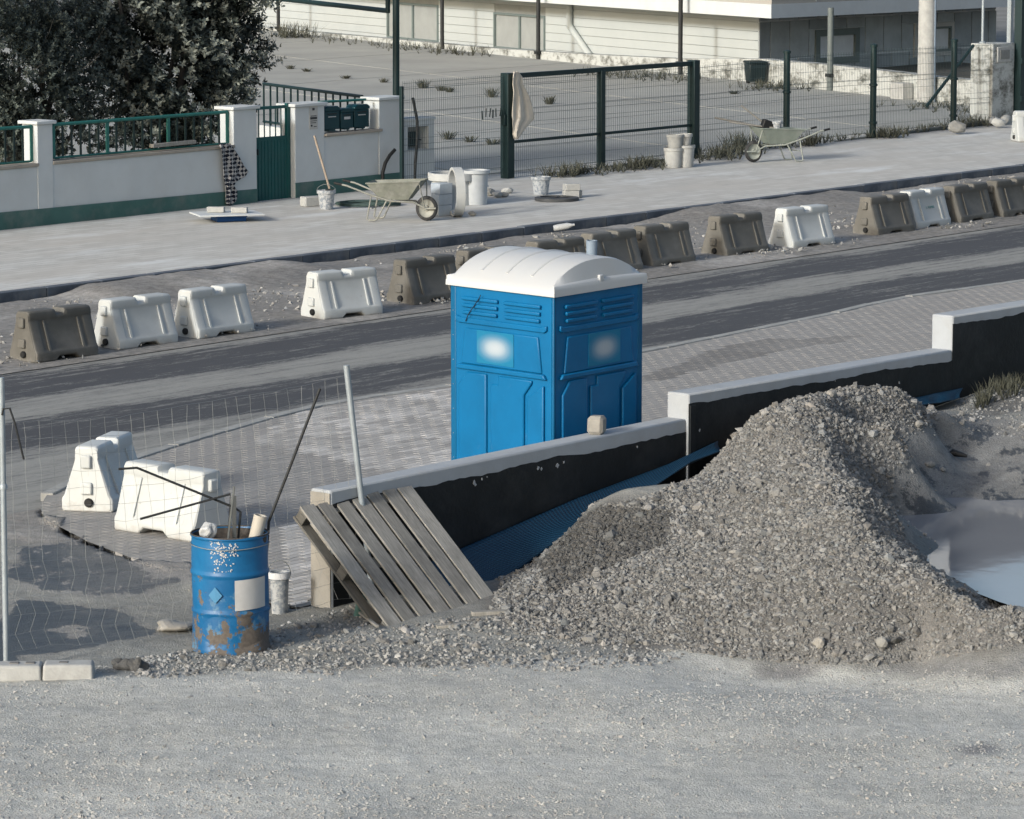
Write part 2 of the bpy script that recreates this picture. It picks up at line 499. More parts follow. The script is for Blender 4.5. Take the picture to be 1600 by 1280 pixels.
PAVE_TR = [(40, 7.9)] + KERB_TR + [TR(285, 905), TR(300, 930), TR(440, 948), (-.12, .02), (-.12, .21), (40, .21)]
PILE_PX = [(775, 910), (840, 866), (930, 786), (1040, 773), (1125, 703), (1200, 626), (1250, 600), (1400, 596), (1468, 652), (1425, 695), (1392, 738), (1404, 834), (1478, 914), (1600, 958), (1750, 970), (1750, 1010), (1600, 1012), (1450, 1032), (1300, 1036), (1180, 1028), (1050, 1012), (900, 1005), (800, 985), (765, 950)]
def terrain_z(x, y):
    P = np.stack([x, y, np.zeros_like(x)], -1)
    q = (P - W0) @ D; r = (P - W0) @ N
    sp = KS * q
    z = tps(x, y)
    w = sstep(x, -9, -6.2) * (1 - sstep(x, 7.5, 10)) * sstep(y, 20.0, 21.5) * (1 - sstep(y, 39, 41))
    z = z * w + np.minimum(sp, .4) * (1 - w)
    z = z + (vnoise(x, y, 1.1, 3, 3) - .5) * .05 + (vnoise(x, y, 7, 5, 3) - .5) * .018
    jq = (vnoise(x, y, 1.3, 71, 4) - .5) * 1.3
    inside = inpoly(q, r, PAVE_TR)
    fringe = inside & ~inpoly(q + jq - .28, r - .28 + jq*.6, PAVE_TR) & (q < 3.2) & (r < 5.2) & (r > .3)
    zf = sp + .012 + .03*vnoise(x, y, 3, 72, 3)
    z = np.where(inside | ((r > .06) & (r < .5) & (q > 0)), np.where(fringe, zf, sp - .08), z)
    wr = sstep(r, 4.9, 6.2)
    z = np.where(inside, z, z*(1 - wr) + (sp - .13)*wr)
    return z
step = .045
xs = np.concatenate([np.linspace(-45, -6.5, 12), np.arange(-6.4, 7.2, step), np.linspace(7.4, 45, 12)])
ys = np.concatenate([np.linspace(-30, 21.8, 12), np.arange(22, 39.5, step), np.linspace(39.8, 45, 4)])
GX, GY = np.meshgrid(xs, ys, indexing='ij')
GZ = terrain_z(GX.ravel(), GY.ravel())
V = np.stack([GX.ravel(), GY.ravel(), GZ], 1)
pu, pv = project(V)
ju = pu + (vnoise(V[:, 0], V[:, 1], 2.5, 8, 4) - .5) * 70
jv = pv + (vnoise(V[:, 0], V[:, 1], 2.5, 9, 4) - .5) * 26
C_ = np.tile(np.array([.262, .267, .25]), (len(V), 1)); wet = np.zeros(len(V))
def zone(poly, col, wv=0.0):
    m = inpoly(ju, jv, poly); C_[m] = col; wet[m] = wv
zone([(-3000, 1055), (150, 1056), (420, 1050), (700, 1040), (900, 1022), (1050, 1016), (1200, 1040), (1330, 1055), (1480, 1060), (1900, 1040), (5000, 1040), (5000, 6000), (-3000, 6000)], (.458, .466, .44))
zone([(1300, 1050), (1420, 1040), (1620, 1025), (1700, 1040), (1480, 1062), (1380, 1062)], (.2, .205, .205))
zone(PILE_PX, (.15, .148, .142))
zone([(860, 835), (930, 790), (1040, 800), (1030, 850), (900, 900), (840, 930), (820, 900)], (.1, .1, .096))
zone([(0, 640), (520, 640), (500, 940), (280, 905), (60, 850), (0, 850)], (.27, .264, .25))
zone([(30, 858), (130, 848), (205, 872), (290, 905), (235, 922), (150, 932), (60, 922), (10, 900), (0, 880)], (.25, .25, .245), .62)
zone([(0, 960), (60, 940), (190, 952), (240, 985), (165, 1008), (90, 1026), (-100, 1040)], (.2, .2, .2), .95)
zone([(50, 982), (110, 970), (160, 990), (120, 998)], (.25, .25, .24), .3)
zone([(1370, 700), (1440, 655), (1620, 660), (1800, 680), (1800, 960), (1500, 905), (1430, 850), (1390, 790)], (.2, .203, .198), .34)
zone([(1400, 770), (1470, 800), (1600, 780), (1750, 770), (1750, 960), (1500, 912), (1440, 860)], (.19, .193, .19), .85)
zone([(1440, 668), (1620, 600), (1800, 590), (1800, 640), (1600, 640)], (.13, .132, .128))
zone([(1180, 1040), (1290, 1040), (1250, 1060), (1200, 1058)], (.22, .22, .215))
zone([(1495, 1160), (1555, 1158), (1560, 1178), (1505, 1182)], (.22, .225, .23))
# soften the borders
nx, ny = len(xs), len(ys)
Cg = C_.reshape(nx, ny, 3); Wg = wet.reshape(nx, ny)
for _ in range(3):
    for ax in (0, 1):
        Cg = (np.roll(Cg, 1, ax) + 2*Cg + np.roll(Cg, -1, ax)) / 4; Wg = (np.roll(Wg, 1, ax) + 2*Wg + np.roll(Wg, -1, ax)) / 4
Cg = Cg * (.82 + .36 * vnoise(GX, GY, .8, 12, 5))[..., None] * (.84 + .32 * vnoise(GX*.14, GY, 1.9, 13, 5))[..., None]
ii = (np.arange(nx-1)[:, None] * ny + np.arange(ny-1)[None, :]).ravel()
F = np.stack([ii, ii+ny, ii+ny+1, ii+1], 1)
# no soil under the street beyond its own edge
ctr = (V[F[:, 0]] - W0); F = F[(ctr @ N) < 7.0]
me = np_mesh('yard_ground', V, F, Cg.reshape(-1, 3))
at = me.attributes.new('wet', 'FLOAT', 'POINT'); at.data.foreach_set('value', Wg.ravel().astype(np.float32))
tag(put('yard_ground', me, mat_terrain(), smooth=180), kind='structure')

# gravel: real stones
def scatter(n, x0, x1, y0, y1, seed):
    g = np.random.default_rng(seed)
    x = g.uniform(x0, x1, n); y = g.uniform(y0, y1, n)
    z = terrain_z(x, y); P = np.stack([x, y, z], 1)
    u, v = project(P)
    return P, u, v, g
def greys(g, n, lo, hi, warm=.02):
    b = lo + (hi - lo) * g.beta(2, 2.2, n)
    w = g.normal(0, warm, n)
    return np.clip(np.stack([b * (.99 + w), b * 1.0, b * (.975 - w*.8)], 1), .02, .7)
P, u, v, g = scatter(330000, -1.2, 6.2, 25.5, 37, 1)
j = vnoise(P[:, 0], P[:, 1], 2, 21, 3)
m = inpoly(u + (j-.5)*40, v + (j-.5)*20, PILE_PX) & (((P - W0) @ N) < -.03)
P, u, v = P[m], u[m], v[m]
size = g.lognormal(math.log(.0205), .5, len(P)).clip(.009, .12)
colr = greys(g, len(P), .08, .29)
dk = inpoly(u, v, [(840, 880), (930, 790), (1050, 800), (1040, 850), (920, 900), (860, 930)])
colr[dk] *= .55
big = size > .023
tag(put('gravel_fines', stones_mesh('gravel_fines', P[~big], size[~big], colr[~big]*1.05, 9, ico=False), M_STONE), 'fine grit between the stones of the grey gravel heap', 'gravel', kind='stuff')
pile_me = stones_mesh('gravel_pile', P[big], size[big], colr[big], 2)
tag(put('gravel_pile', pile_me, M_STONE), 'grey gravel heap spilling against the black wall beside the puddle', 'gravel', kind='stuff')
# looser rubble in front of drum and pallet and on the dirt shelf
P, u, v, g = scatter(120000, -4, 7, 25.2, 38, 3)
d_ = np.zeros(len(P))
jj = (vnoise(P[:, 0], P[:, 1], 1.6, 22, 3) - .5)
uu, vv = u + jj*80, v + jj*34
d_[inpoly(uu, vv, [(180, 1035), (300, 1020), (430, 985), (560, 975), (600, 990), (780, 945), (900, 1000), (1060, 1010), (1060, 1035), (700, 1046), (430, 1050), (200, 1055)])] = .9
d_[inpoly(uu, vv, [(430, 950), (560, 955), (600, 990), (440, 1020)])] = .5
d_[inpoly(uu, vv, [(1400, 650), (1480, 640), (1560, 605), (1700, 600), (1700, 640), (1500, 665), (1420, 700)])] = .45
d_[inpoly(u, v, [(1395, 740), (1440, 800), (1500, 860), (1595, 925), (1610, 965), (1480, 915), (1390, 800)])] = .12
d_[inpoly(uu, vv, [(1560, 690), (1600, 660), (1750, 650), (1750, 700)])] = .6
d_[inpoly(uu, vv, [(50, 760), (280, 830), (300, 920), (150, 860), (40, 830)])] = .05
d_[(u < 520) & (v > 640) & (v < 1050) & (d_ == 0)] = .012
d_[(u > 1380) & (v < 780) & (d_ == 0)] = .05
d_[inpoly(uu, vv, [(1380, 700), (1700, 690), (1700, 780), (1480, 780)])] = .015
m = (g.random(len(P)) < d_) & (((P - W0) @ N) < -.03)
P = P[m]
size = g.lognormal(math.log(.022), .5, len(P)).clip(.01, .1)
tag(put('loose_rubble', stones_mesh('loose_rubble', P, size, greys(g, len(P), .1, .38), 4), M_STONE), 'loose grey rubble around the drum, pallet and dirt shelf', 'rubble', kind='stuff')
# fine grit on the compacted track in front
P, u, v, g = scatter(70000, -4.2, 4.6, 22.0, 29, 5)
jj = vnoise(P[:, 0]*.5, P[:, 1], 1.1, 23, 4)
m = (v > 1040 + (jj-.5)*25) & (u > -60) & (u < 1660) & (g.random(len(P)) < np.clip((jj - .30) * 3.2, .12, 1))
P = P[m]
size = g.lognormal(math.log(.0135), .48, len(P)).clip(.006, .05)
tag(put('track_grit', stones_mesh('track_grit', P, size, greys(g, len(P), .25, .42), 6, ico=False, sink=.3), M_STONE), 'fine pale grit over the compacted track in front', 'grit', kind='stuff')

# standing water behind the heap
t = NT('muddy_water')
t.color(t.mix(t.noise(1.2, 4, .6), (.22, .23, .245), (.25, .26, .275))); t.bump(t.noise(3.0, 3, .5, t.mapping((1, .5, 1))), .12, .02)
M_WATER = t.set(.06, 0, .32)
WZ = .27
shore = [atz(u_, v_, WZ) for u_, v_ in [(1400, 745), (1390, 800), (1412, 850), (1470, 905), (1560, 940), (1700, 985), (2300, 985), (2300, 740)]]
w = MB().add([tuple(p_) for p_ in shore], [tuple(range(len(shore)))])
tag(w.build('puddle_water', M_WATER), kind='structure')

# ------------------------------------------------------------------ the street, in street coordinates (along, across, up)
def street_sheet(name, poly, h, mat):
    m = MB().add([(t, r, h) for t, r in poly], [tuple(range(len(poly)))])
    return tag(m.build(name, mat, mw=STREET), kind='structure')
street_sheet('road', [(-40, 4.4), (110, 4.4), (110, 13.2), (-40, 13.2)], -.045, mat_road())
pavement = street_sheet('near_pavement', PAVE_TR[::-1], .0158, mat_simple('pavement_joint_sand', (.26, .257, .245), .2, 8, .95))
# paving blocks: one bed of real blocks, each with its own tone
Vb = []; Fb = []; Cb = []
bw, bh, gap = .2, .1, .004
bt = np.arange(-1.5, 27, bw); br_ = np.arange(.24, 9, bh)
BT, BR = np.meshgrid(bt, br_)
BT = BT + (np.arange(len(br_)) % 2)[:, None] * bw * .5
BT = BT.ravel(); BR = BR.ravel()
okb = np.ones(len(BT), bool)
for dt in (-.09, .09):
    for dr in (-.05, .06): okb &= inpoly(BT + dt, BR + dr, PAVE_TR)
BT, BR = BT[okb], BR[okb]
gb = np.random.default_rng(31); nb = len(BT)
ctr = np.array(W0)[None] + BT[:, None]*D[None] + BR[:, None]*N[None] + np.stack([np.zeros(nb), np.zeros(nb), KS*BT], 1)
ub, vb = project(ctr)
jn = vnoise(BT, BR, .8, 41, 4)
CLEAN = [(385, 692), (470, 640), (580, 622), (720, 606), (900, 600), (860, 760), (600, 740), (530, 722)]
CLEAN2 = [(430, 830), (500, 800), (520, 960), (440, 940)]
cl = inpoly(ub + (jn-.5)*30, vb + (jn-.5)*16, CLEAN) | inpoly(ub, vb, CLEAN2)
tone = np.where(cl, gb.choice([.34, .40, .46, .53], nb, p=[.2, .28, .3, .22]) * gb.uniform(.85, 1.1, nb), gb.uniform(.25, .30, nb))
far = ub > 1000
tone = np.where(far, gb.uniform(.27, .31, nb), tone)
dark_wedge = inpoly(ub + (jn-.5)*60, vb + (jn-.5)*10, [(1000, 585), (1090, 552), (1200, 532), (1345, 528), (1250, 548), (1130, 566), (1060, 590), (1000, 600)])
tone = np.where(dark_wedge, tone * .62, tone)  # blocks within this wedge get a darker tone
hz = gb.normal(0, .0004, nb) + .0178
hw, hh = bw/2 - gap/2, bh/2 - gap/2
base = np.stack([BT, BR, np.zeros(nb)], 1)
corn = np.array([(-hw,-hh,-.03),(hw,-hh,-.03),(hw,hh,-.03),(-hw,hh,-.03),(-hw+.004,-hh+.004,0),(hw-.004,-hh+.004,0),(hw-.004,hh-.004,0),(-hw+.004,hh-.004,0)])
V8 = base[:, None, :] + corn[None]; V8[:, :, 2] += hz[:, None]
q = np.array([(4,5,6,7),(0,1,5,4),(1,2,6,5),(2,3,7,6),(3,0,4,7)])
F8 = (q[None] + (np.arange(nb)*8)[:, None, None]).reshape(-1, 4)
C8 = np.repeat(np.stack([tone*1.015, tone, tone*.965], 1), 8, 0)
o = put('paving_blocks', np_mesh('paving_blocks', V8.reshape(-1, 3), F8, C8), mat_blocks(), parent=pavement)
o['kind'] = 'stuff'

def stones_along(name, pts, length, width, h0, h1, mat, parent, g=random.Random(3), jit=.006, bev=.012):
    """kerb stones laid end to end along a polyline in street coordinates"""
    pts = [np.array(p, float) for p in pts]
    seg = [np.linalg.norm(pts[i+1]-pts[i]) for i in range(len(pts)-1)]
    cum = np.concatenate([[0], np.cumsum(seg)])
    def at_(s):
        i = min(max(np.searchsorted(cum, s) - 1, 0), len(seg)-1)
        return pts[i] + (pts[i+1]-pts[i]) * ((s - cum[i]) / seg[i])
    s = 0.0; cache = None
    while s + length < cum[-1]:
        a, b = at_(s), at_(s + length)
        m = (a + b) / 2; yaw = math.atan2(b[1]-a[1], b[0]-a[0]); L = np.linalg.norm(b-a)
        if cache is None:
            cache = MB().box(-.5, .5, -width/2, width/2, h0, h1).mesh(name)
            cache.materials.append(mat)
        o = put(name, cache, mat, parent)
        o.location = (m[0], m[1], g.uniform(-jit, jit)); o.rotation_euler = (g.uniform(-.01, .01), 0, yaw + g.uniform(-.006, .006)); o.scale = (L - .012, 1, 1)
        bm = o.modifiers.new('bevel', 'BEVEL'); bm.width = bev; bm.segments = 2
        s += length
stones_along('kerb_stone', KERB_TR[:-2], 1.0, .13, -.2, .03, M_KERB_PALE, pavement)

# dirt strip between barriers and far sidewalk
ts = np.arange(-10, 62, .16); rs = np.arange(12.35, 17.35, .14)
T2, R2 = np.meshgrid(ts, rs, indexing='ij')
hd = -.035 + .035*sstep(R2, 12.7, 13.4) + (vnoise(T2, R2, .9, 51, 4) - .5)*.06*sstep(R2, 12.6, 13.5) + (vnoise(T2, R2, 5, 52, 2)-.5)*.03*sstep(R2, 12.6, 13)
heap = np.clip(sstep(T2, 12.9, 13.8)*(1-sstep(T2, 17.2, 18.2)) + sstep(T2, 25.5, 27)*(1-sstep(T2, 31, 32))*.95, 0, 1)
hd += heap * .11 * sstep(R2, 15.6, 17.1)
V = np.stack([T2.ravel(), R2.ravel(), hd.ravel()], 1)
a, b = T2.shape
ii = (np.arange(a-1)[:, None]*b + np.arange(b-1)[None]).ravel()
tone = .165 + .11*vnoise(T2, R2, .7, 53, 5).ravel()
light = sstep(vnoise(T2, R2, .9, 54, 4).ravel(), .55, .7); tone = tone + light*.09
C = np.stack([tone*1.02, tone, tone*.95], 1)
me = np_mesh('roadside_dirt', V, np.stack([ii, ii+b, ii+b+1, ii+1], 1), C)
tw = NT('roadside_dirt'); cc = tw.mix(1.0, tw.attr('Col'), tw.ramp(tw.noise(9, 6, .75), [(.3, .6), (.7, 1.35)]), 'MULTIPLY')
tw.color(cc); tw.bump(tw.noise(25, 5, .7), .6, .02); M_DIRT_STRIP = tw.set(.95, 0, .2)
tag(put('roadside_dirt', me, M_DIRT_STRIP, smooth=180, mw=STREET), kind='structure')
gs = np.random.default_rng(61); ns = 9000
tt = gs.uniform(4, 45, ns); rr = 12.55 + 4.6 * gs.beta(1.0, 1.2, ns)
m = gs.random(ns) < np.clip((vnoise(tt, rr, .8, 62, 3) - .35)*3, .05, 1); tt, rr = tt[m], rr[m]
hh_ = -.0 + (vnoise(tt, rr, .9, 51, 4) - .5)*.06
P = np.array(W0)[None] + tt[:, None]*D + rr[:, None]*N + np.stack([0*tt, 0*tt, KS*tt + hh_], 1)
size = gs.lognormal(math.log(.04), .5, len(P)).clip(.015, .16)
tag(put('roadside_rubble', stones_mesh('roadside_rubble', P, size, greys(gs, len(P), .12, .42), 7, ico=False), M_STONE), 'small rubble strewn along the dirt behind the barriers', 'rubble', kind='stuff')

far_walk = street_sheet('far_sidewalk', [(-40, 17.44), (110, 17.44), (110, 24.4), (-40, 24.4)], .085, mat_far_walk())
stones_along('kerb_stone', [(3, 17.42), (13.4, 17.42), (17.6, 17.42), (23.25, 17.46), (26, 17.42), (31, 17.38), (45, 17.38)], 1.0, .16, -.2, .12, M_KERB_DARK, far_walk)
# ------------------------------------------------------------------ materials of things
M_WALLWHITE = mat_simple('wall_whitewash', lin(162, 168, 173), .08, 4, .85, bump=.15, dirt=.35, dirt_c=(.3, .29, .27), dscale=5)
M_WALLEND = mat_simple('wall_raw_concrete', lin(152, 149, 141), .15, 5, .9, bump=.25, dirt=.4, dirt_c=(.25, .24, .22), dscale=4)
M_COAT = mat_simple('bitumen_coating', (.0075, .0105, .0135), .4, 3, .55, bump=.45, bscale=18, spec=.3, dirt=.7, dirt_c=(.036, .039, .042), dscale=1.6)
def mat_blue(name, c, rough=.42):
    t = NT(name)
    x, y, z = t.sep()
    f = t.ramp(t.noise(3, 6, .65), [(.3, .85), (.7, 1.045)])
    col = t.mix(1.0, c, f, 'MULTIPLY')
    dust = t.ramp(t.math('ADD', t.noise(5, 8, .7), t.math('MULTIPLY', z, -.07)), [(.55, 0.0), (.82, .22)])
    col = t.mix(dust, col, (.28, .32, .34))
    sc = t.ramp(t.noise(60, 2, .5, t.mapping((1, 1, .12))), [(.73, 0.0), (.78, .35)])
    col = t.mix(sc, col, mul(c, 1.6))
    t.color(col); t.bump(t.noise(14, 3, .5), .05, .02)
    return t.set(rough, 0, .28)
M_TBLUE = mat_blue('toilet_blue_plastic', lin(2, 98, 148))
M_TBLUE2 = mat_blue('toilet_blue_post', lin(3, 88, 130))
M_TWHITE = mat_simple('toilet_roof_plastic', lin(184, 188, 190), .05, 3, .45, dirt=.3, dirt_c=(.42, .4, .36), dscale=3)
M_PIPEGREY = mat_simple('grey_vent_pipe', lin(120, 135, 150), .15, 8, .6)
M_BWHITE = mat_simple('barrier_white_plastic', lin(184, 189, 189), .05, 3, .5, bump=.05, bscale=30, dirt=.3, dirt_c=(.36, .345, .32), dscale=4, rnd=.12)
M_BBROWN = mat_simple('barrier_brown_plastic', lin(98, 97, 92), .12, 3, .6, bump=.05, bscale=30, dirt=.5, dirt_c=(.2, .195, .182), dscale=3, rnd=.2)
M_PLUG = mat_simple('black_rubber', (.012, .013, .014), .3, 8, .6)
M_STEELDARK = mat_simple('dark_rebar', (.03, .033, .035), .3, 20, .6, .4)
M_GALV = mat_simple('galvanised_steel', lin(150, 160, 166), .12, 9, .5, .3, dirt=.3)
M_WIRE = mat_simple('wire_galvanised', lin(135, 140, 140), .1, 9, .5, .3)
M_CONC = mat_simple('cast_concrete', lin(165, 167, 165), .15, 7, .92, bump=.4, bscale=40, dirt=.5, dirt_c=(.19, .185, .175), dscale=5)
M_CONCBLUE = mat_simple('pale_concrete_block', lin(168, 178, 186), .12, 7, .9, bump=.3, bscale=40, dirt=.4, dirt_c=(.3, .3, .29), dscale=5)
M_WOOD = None
def mat_wood(name, a, b):
    t = NT(name)
    inf = t.node('ShaderNodeObjectInfo').outputs['Random']
    off = t.node('ShaderNodeCombineXYZ'); t.link(t.math('MULTIPLY', inf, 17.0), off.inputs[0]); t.link(t.math('MULTIPLY', inf, 9.0), off.inputs[1])
    va = t.node('ShaderNodeVectorMath', operation='ADD'); t.link(t.co, va.inputs[0]); t.link(off.outputs[0], va.inputs[1])
    src = va.outputs[0]
    n1 = t.noise(6, 6, .65, t.mapping((10, 10, .9), src=src), 1.2)
    n2 = t.noise(3, 5, .6, src)
    col = t.mix(t.ramp(n1, [(.3, 0.0), (.7, 1.0)]), a, b)
    col = t.mix(t.ramp(n2, [(.5, 0.0), (.75, .6)]), col, mul(a, .65))
    k = t.ramp(inf, [(0, .72), (1, 1.18)])
    t.color(t.mix(1.0, col, k, 'MULTIPLY')); t.bump(n1, .3, .004)
    return t.set(.9, 0, .2)
M_WOOD = mat_wood('grey_weathered_wood', lin(116, 115, 110), lin(156, 154, 148))
M_WOODDARK = mat_wood('dark_weathered_wood', lin(88, 88, 84), lin(120, 118, 112))
M_MEMBRANE = None
t = NT('blue_dimple_membrane')
w1 = t.node('ShaderNodeTexWave'); w1.wave_type = 'BANDS'; w1.bands_direction = 'X'; w1.inputs['Scale'].default_value = 13
w2 = t.node('ShaderNodeTexWave'); w2.wave_type = 'BANDS'; w2.bands_direction = 'Y'; w2.inputs['Scale'].default_value = 9
uvn = t.node('ShaderNodeUVMap'); 
for w_ in (w1, w2): t.link(uvn.outputs[0], w_.inputs[0])
hgt = t.math('ADD', w1.outputs['Fac'], t.math('MULTIPLY', w2.outputs['Fac'], .5))
t.color(t.mix(t.ramp(hgt, [(.3, 0.0), (1.1, 1.0)]), lin(10, 38, 58), lin(24, 64, 90)))
t.bump(hgt, .35, .02); M_MEMBRANE = t.set(.45, 0, .4)

# ------------------------------------------------------------------ black-coated stepped retaining wall
wf = Frame(W0, TH)
wall = thing('retaining_wall', W0, TH, 'long stepped retaining wall, white top, black-coated face, behind pallet and gravel', 'wall')
THK = .215
SEC = [(0.0, 4.58, .955, 1.02), (4.58, 8.72, 1.245, 1.235), (8.72, 16.0, 1.565, 1.565)]
for i, (a, b, za, zb) in enumerate(SEC):
    f0 = 0.0 if i == 0 else -.03
    m = MB().prism_y([(a, -.4), (b, -.4), (b, zb), (a, za)], f0, THK)
    if i == 0:
        m = MB().prism_y([(a + .004, -.4), (b, -.4), (b, zb), (a + .004, za)], f0, THK)
    m.build('wall_section', M_WALLWHITE, wall, bevel=.018)
    # bitumen coat with its own ragged upper edge, 4 mm proud
    ed = random.Random(i + 5)
    n = int((b - a) / .07); top = []
    ph = 0
    for k in range(n + 1):
        x = a + (b - a - .0) * k / n
        x = min(max(x, a + (.0 if i else .03)), b - .002)
        zt = za + (zb - za) * k / n
        ph = ph * .8 + ed.uniform(-.012, .012)
        top.append((x, zt - (.115, .095, .075)[i] + ph * .8))
    poly = [(top[-1][0], -.38)] + top[::-1] + [(top[0][0], -.38)]
    vs = [(x, f0 - .005, z) for x, z in poly]
    c = MB().prism_y(poly[::-1], f0 - .005, f0 + .002)
    c.build('black_coating', M_COAT, wall)
# bare concrete end face and the step faces
MB().box(-.003, .0035, .004, THK - .004, -.35, .93).build('end_face', M_WALLEND, wall)
for q, z0, z1 in ((4.58, 1.03, 1.235), (8.72, 1.245, 1.555)):
    pass
MB().box(4.585, 4.66, -.05, -.031, .3, 1.14).build('coating_lap', M_COAT, wall)
# white paint splashes on the coat
sp = MB(); gsp = random.Random(4)
for u, v, rr in [(740, 753, .018), (752, 748, .01), (742, 757, .012), (840, 731, .016), (845, 733, .012), (880, 722, .012), (870, 727, .02), (868, 728, .008), (995, 698, .009), (1088, 672, .012), (1400, 598, .012), (1300, 595, .006), (1488, 614, .01), (1240, 618, .006), (760, 745, .006)]:
    x, z = wf.hit(u, v)
    fr = (-.006 if x < 4.58 else -.036)
    a0 = [gsp.uniform(.5, 1.2) * rr for _ in range(9)]
    pts = [(x + a0[k]*math.cos(k*.698), z + a0[k]*1.25*math.sin(k*.698)) for k in range(9)]
    sp.prism_y(pts, fr - .003, fr + .0)
sp.build('paint_splashes', M_WALLWHITE, wall)

# blue dimple membrane peeling off the wall
def membrane(name, top, bot, label):
    nn = 40
    rows = []
    def interp(px, s):
        k = s * (len(px) - 1); i = min(int(k), len(px) - 2); f = k - i
        return [px[i][j] * (1 - f) + px[i+1][j] * f for j in range(3)]
    uvs = []
    for i in range(nn + 1):
        s = i / nn
        a = wall_pt(*interp(top, s)[:2], -interp(top, s)[2]); b = wall_pt(*interp(bot, s)[:2], -interp(bot, s)[2])
        row = []
        for j in range(11):
            q = j / 10
            p = a * (1 - q) + b * q
            p = p + np.array([0, 0, -.03 * math.sin(math.pi * q) * (1 + .4 * math.sin(s * 17))]) - N * (.02 * math.sin(math.pi * q) * math.sin(s * 11))
            row.append(tuple(p - a0_)) if False else row.append(tuple(p))
        rows.append(row)
    o0 = Vector(rows[0][0])
    m = MB().grid([[tuple(Vector(p) - o0) for p in r] for r in rows])
    me = m.mesh(name)
    uv = me.uv_layers.new(name='UVMap')
    for l in me.loops:
        i, j = divmod(l.vertex_index, 11); uv.data[l.index].uv = (i / nn * 3.4, j / 10 * .6)
    o = put(name, me, M_MEMBRANE, smooth=180)
    o.location = o0
    sd = o.modifiers.new('thick', 'SOLIDIFY'); sd.thickness = .008
    return tag(o, label, 'membrane')
membrane('dimple_membrane', [(640, 892, .03), (725, 855, .03), (903, 778, .03), (1044, 725, .04), (1122, 689, .06)],
         [(690, 950, .3), (792, 905, .3), (887, 833, .3), (985, 785, .26), (1080, 720, .2), (1130, 703, .15)], 'long blue dimpled membrane strip peeling off the black wall beside the pallet')
membrane('dimple_membrane', [(1428, 622, .06), (1465, 614, .06), (1505, 606, .06)], [(1436, 632, .2), (1470, 628, .22), (1500, 621, .2)], 'short blue membrane scrap at the wall foot behind the gravel heap')

# ------------------------------------------------------------------ rocks
def rock_mesh(name, sx, sy, sz, seed, sub=2, amp=.16, mat=None, parent=None):
    bm = bmesh.new(); bmesh.ops.create_icosphere(bm, subdivisions=sub, radius=.5)
    g = random.Random(seed); ax = [Vector((g.gauss(0,1), g.gauss(0,1), g.gauss(0,1))).normalized() for _ in range(7)]
    for v in bm.verts:
        d = v.co.normalized(); k = 1.0
        for a in ax:
            q = d.dot(a)
            if q > .55: k -= (q - .55) * .55
        v.co = d * .5 * (k + g.uniform(-amp, amp) * .35)
        v.co = Vector((v.co.x * sx, v.co.y * sy, (v.co.z + .42) * sz))
    me = bpy.data.meshes.new(name); bm.to_mesh(me); bm.free(); me.shade_flat()
    return put(name, me, mat, parent)
M_ROCK = mat_simple('pale_rock', lin(146, 144, 138), .2, 6, .95, bump=.5, bscale=30)
M_ROCKGREY = mat_simple('grey_rock', lin(140, 140, 136), .25, 6, .95, bump=.5, bscale=30)
x, z = wf.hit(938, 671, .06)
bm = bmesh.new(); bmesh.ops.create_cube(bm, size=1)
bmesh.ops.bevel(bm, geom=bm.edges[:], offset=.17, segments=1, affect='EDGES')
for v in bm.verts: v.co = Vector((v.co.x*.15 + v.co.z*.01, v.co.y*.14, (v.co.z + .5)*.158))
me = bpy.data.meshes.new('stone_block'); bm.to_mesh(me); bm.free()
o = put('stone_block', me, M_ROCK, smooth=35); 
zt = .955 + (1.02 - .955) * x / 4.58
P = W0 + D * x + N * .1 + np.array([0, 0, zt]); o.location = P; o.rotation_euler = (0, .03, TH + .4)
tag(o, 'pale square stone resting on the white top of the retaining wall', 'stone')
def ground_pt(u, v):
    """where the ray through a pixel meets the yard"""
    r = ray(u, v); t0 = (0.0 - CAMH) / r[2]
    ts_ = np.linspace(t0 * 1.02, t0 * .72, 400)
    P = CAM[None] + ts_[:, None] * r[None]
    h = terrain_z(P[:, 0], P[:, 1])
    below = P[:, 2] < h
    i = len(ts_) - 1 - np.argmax(below[::-1]) if below.any() else 0
    return P[i]
for u, v, w_, h_, lab in [(1437, 668, .12, .075, 'largest pale rock on the dirt shelf, right of the gravel heap'), (1451, 730, .13, .06, 'flat pale stone on the mud above the puddle'), (1472, 735, .1, .04, 'small flat grey stone beside the pale stone above the puddle'),
                          (1298, 622, .13, .08, 'tan rock on the crest of the gravel heap'), (932, 895, .09, .06, 'white stone on the dark left flank of the gravel heap'), (930, 905, .1, .035, None),
                          (1090, 672, .08, .05, None), (1280, 1012, .14, .09, 'pale boulder at the front foot of the gravel heap'), (1378, 1010, .13, .08, 'dark boulder at the front foot of the gravel heap')]:
    if lab is None: continue
    o = rock_mesh('rock', w_, w_*.8, h_*1.25, int(u), 2, .16, M_ROCKGREY if 'grey' in lab or 'dark' in lab else M_ROCK)
    o.location = ground_pt(u, v) + np.array([0, 0, -.01]); o.rotation_euler = (0, 0, u)
    tag(o, lab, 'rock')
# dark scrap lying on the mud
m = MB(); m.tube([(-.07, 0, .03), (-.03, .01, .05), (.03, .005, .035), (.1, -.01, .02)], [.02, .035, .026, .014], 8)
o = m.build('dark_scrap', M_PLUG, smooth=60); o.location = ground_pt(1494, 716); tag(o, 'small black rag-like scrap lying on the mud above the puddle', 'scrap')

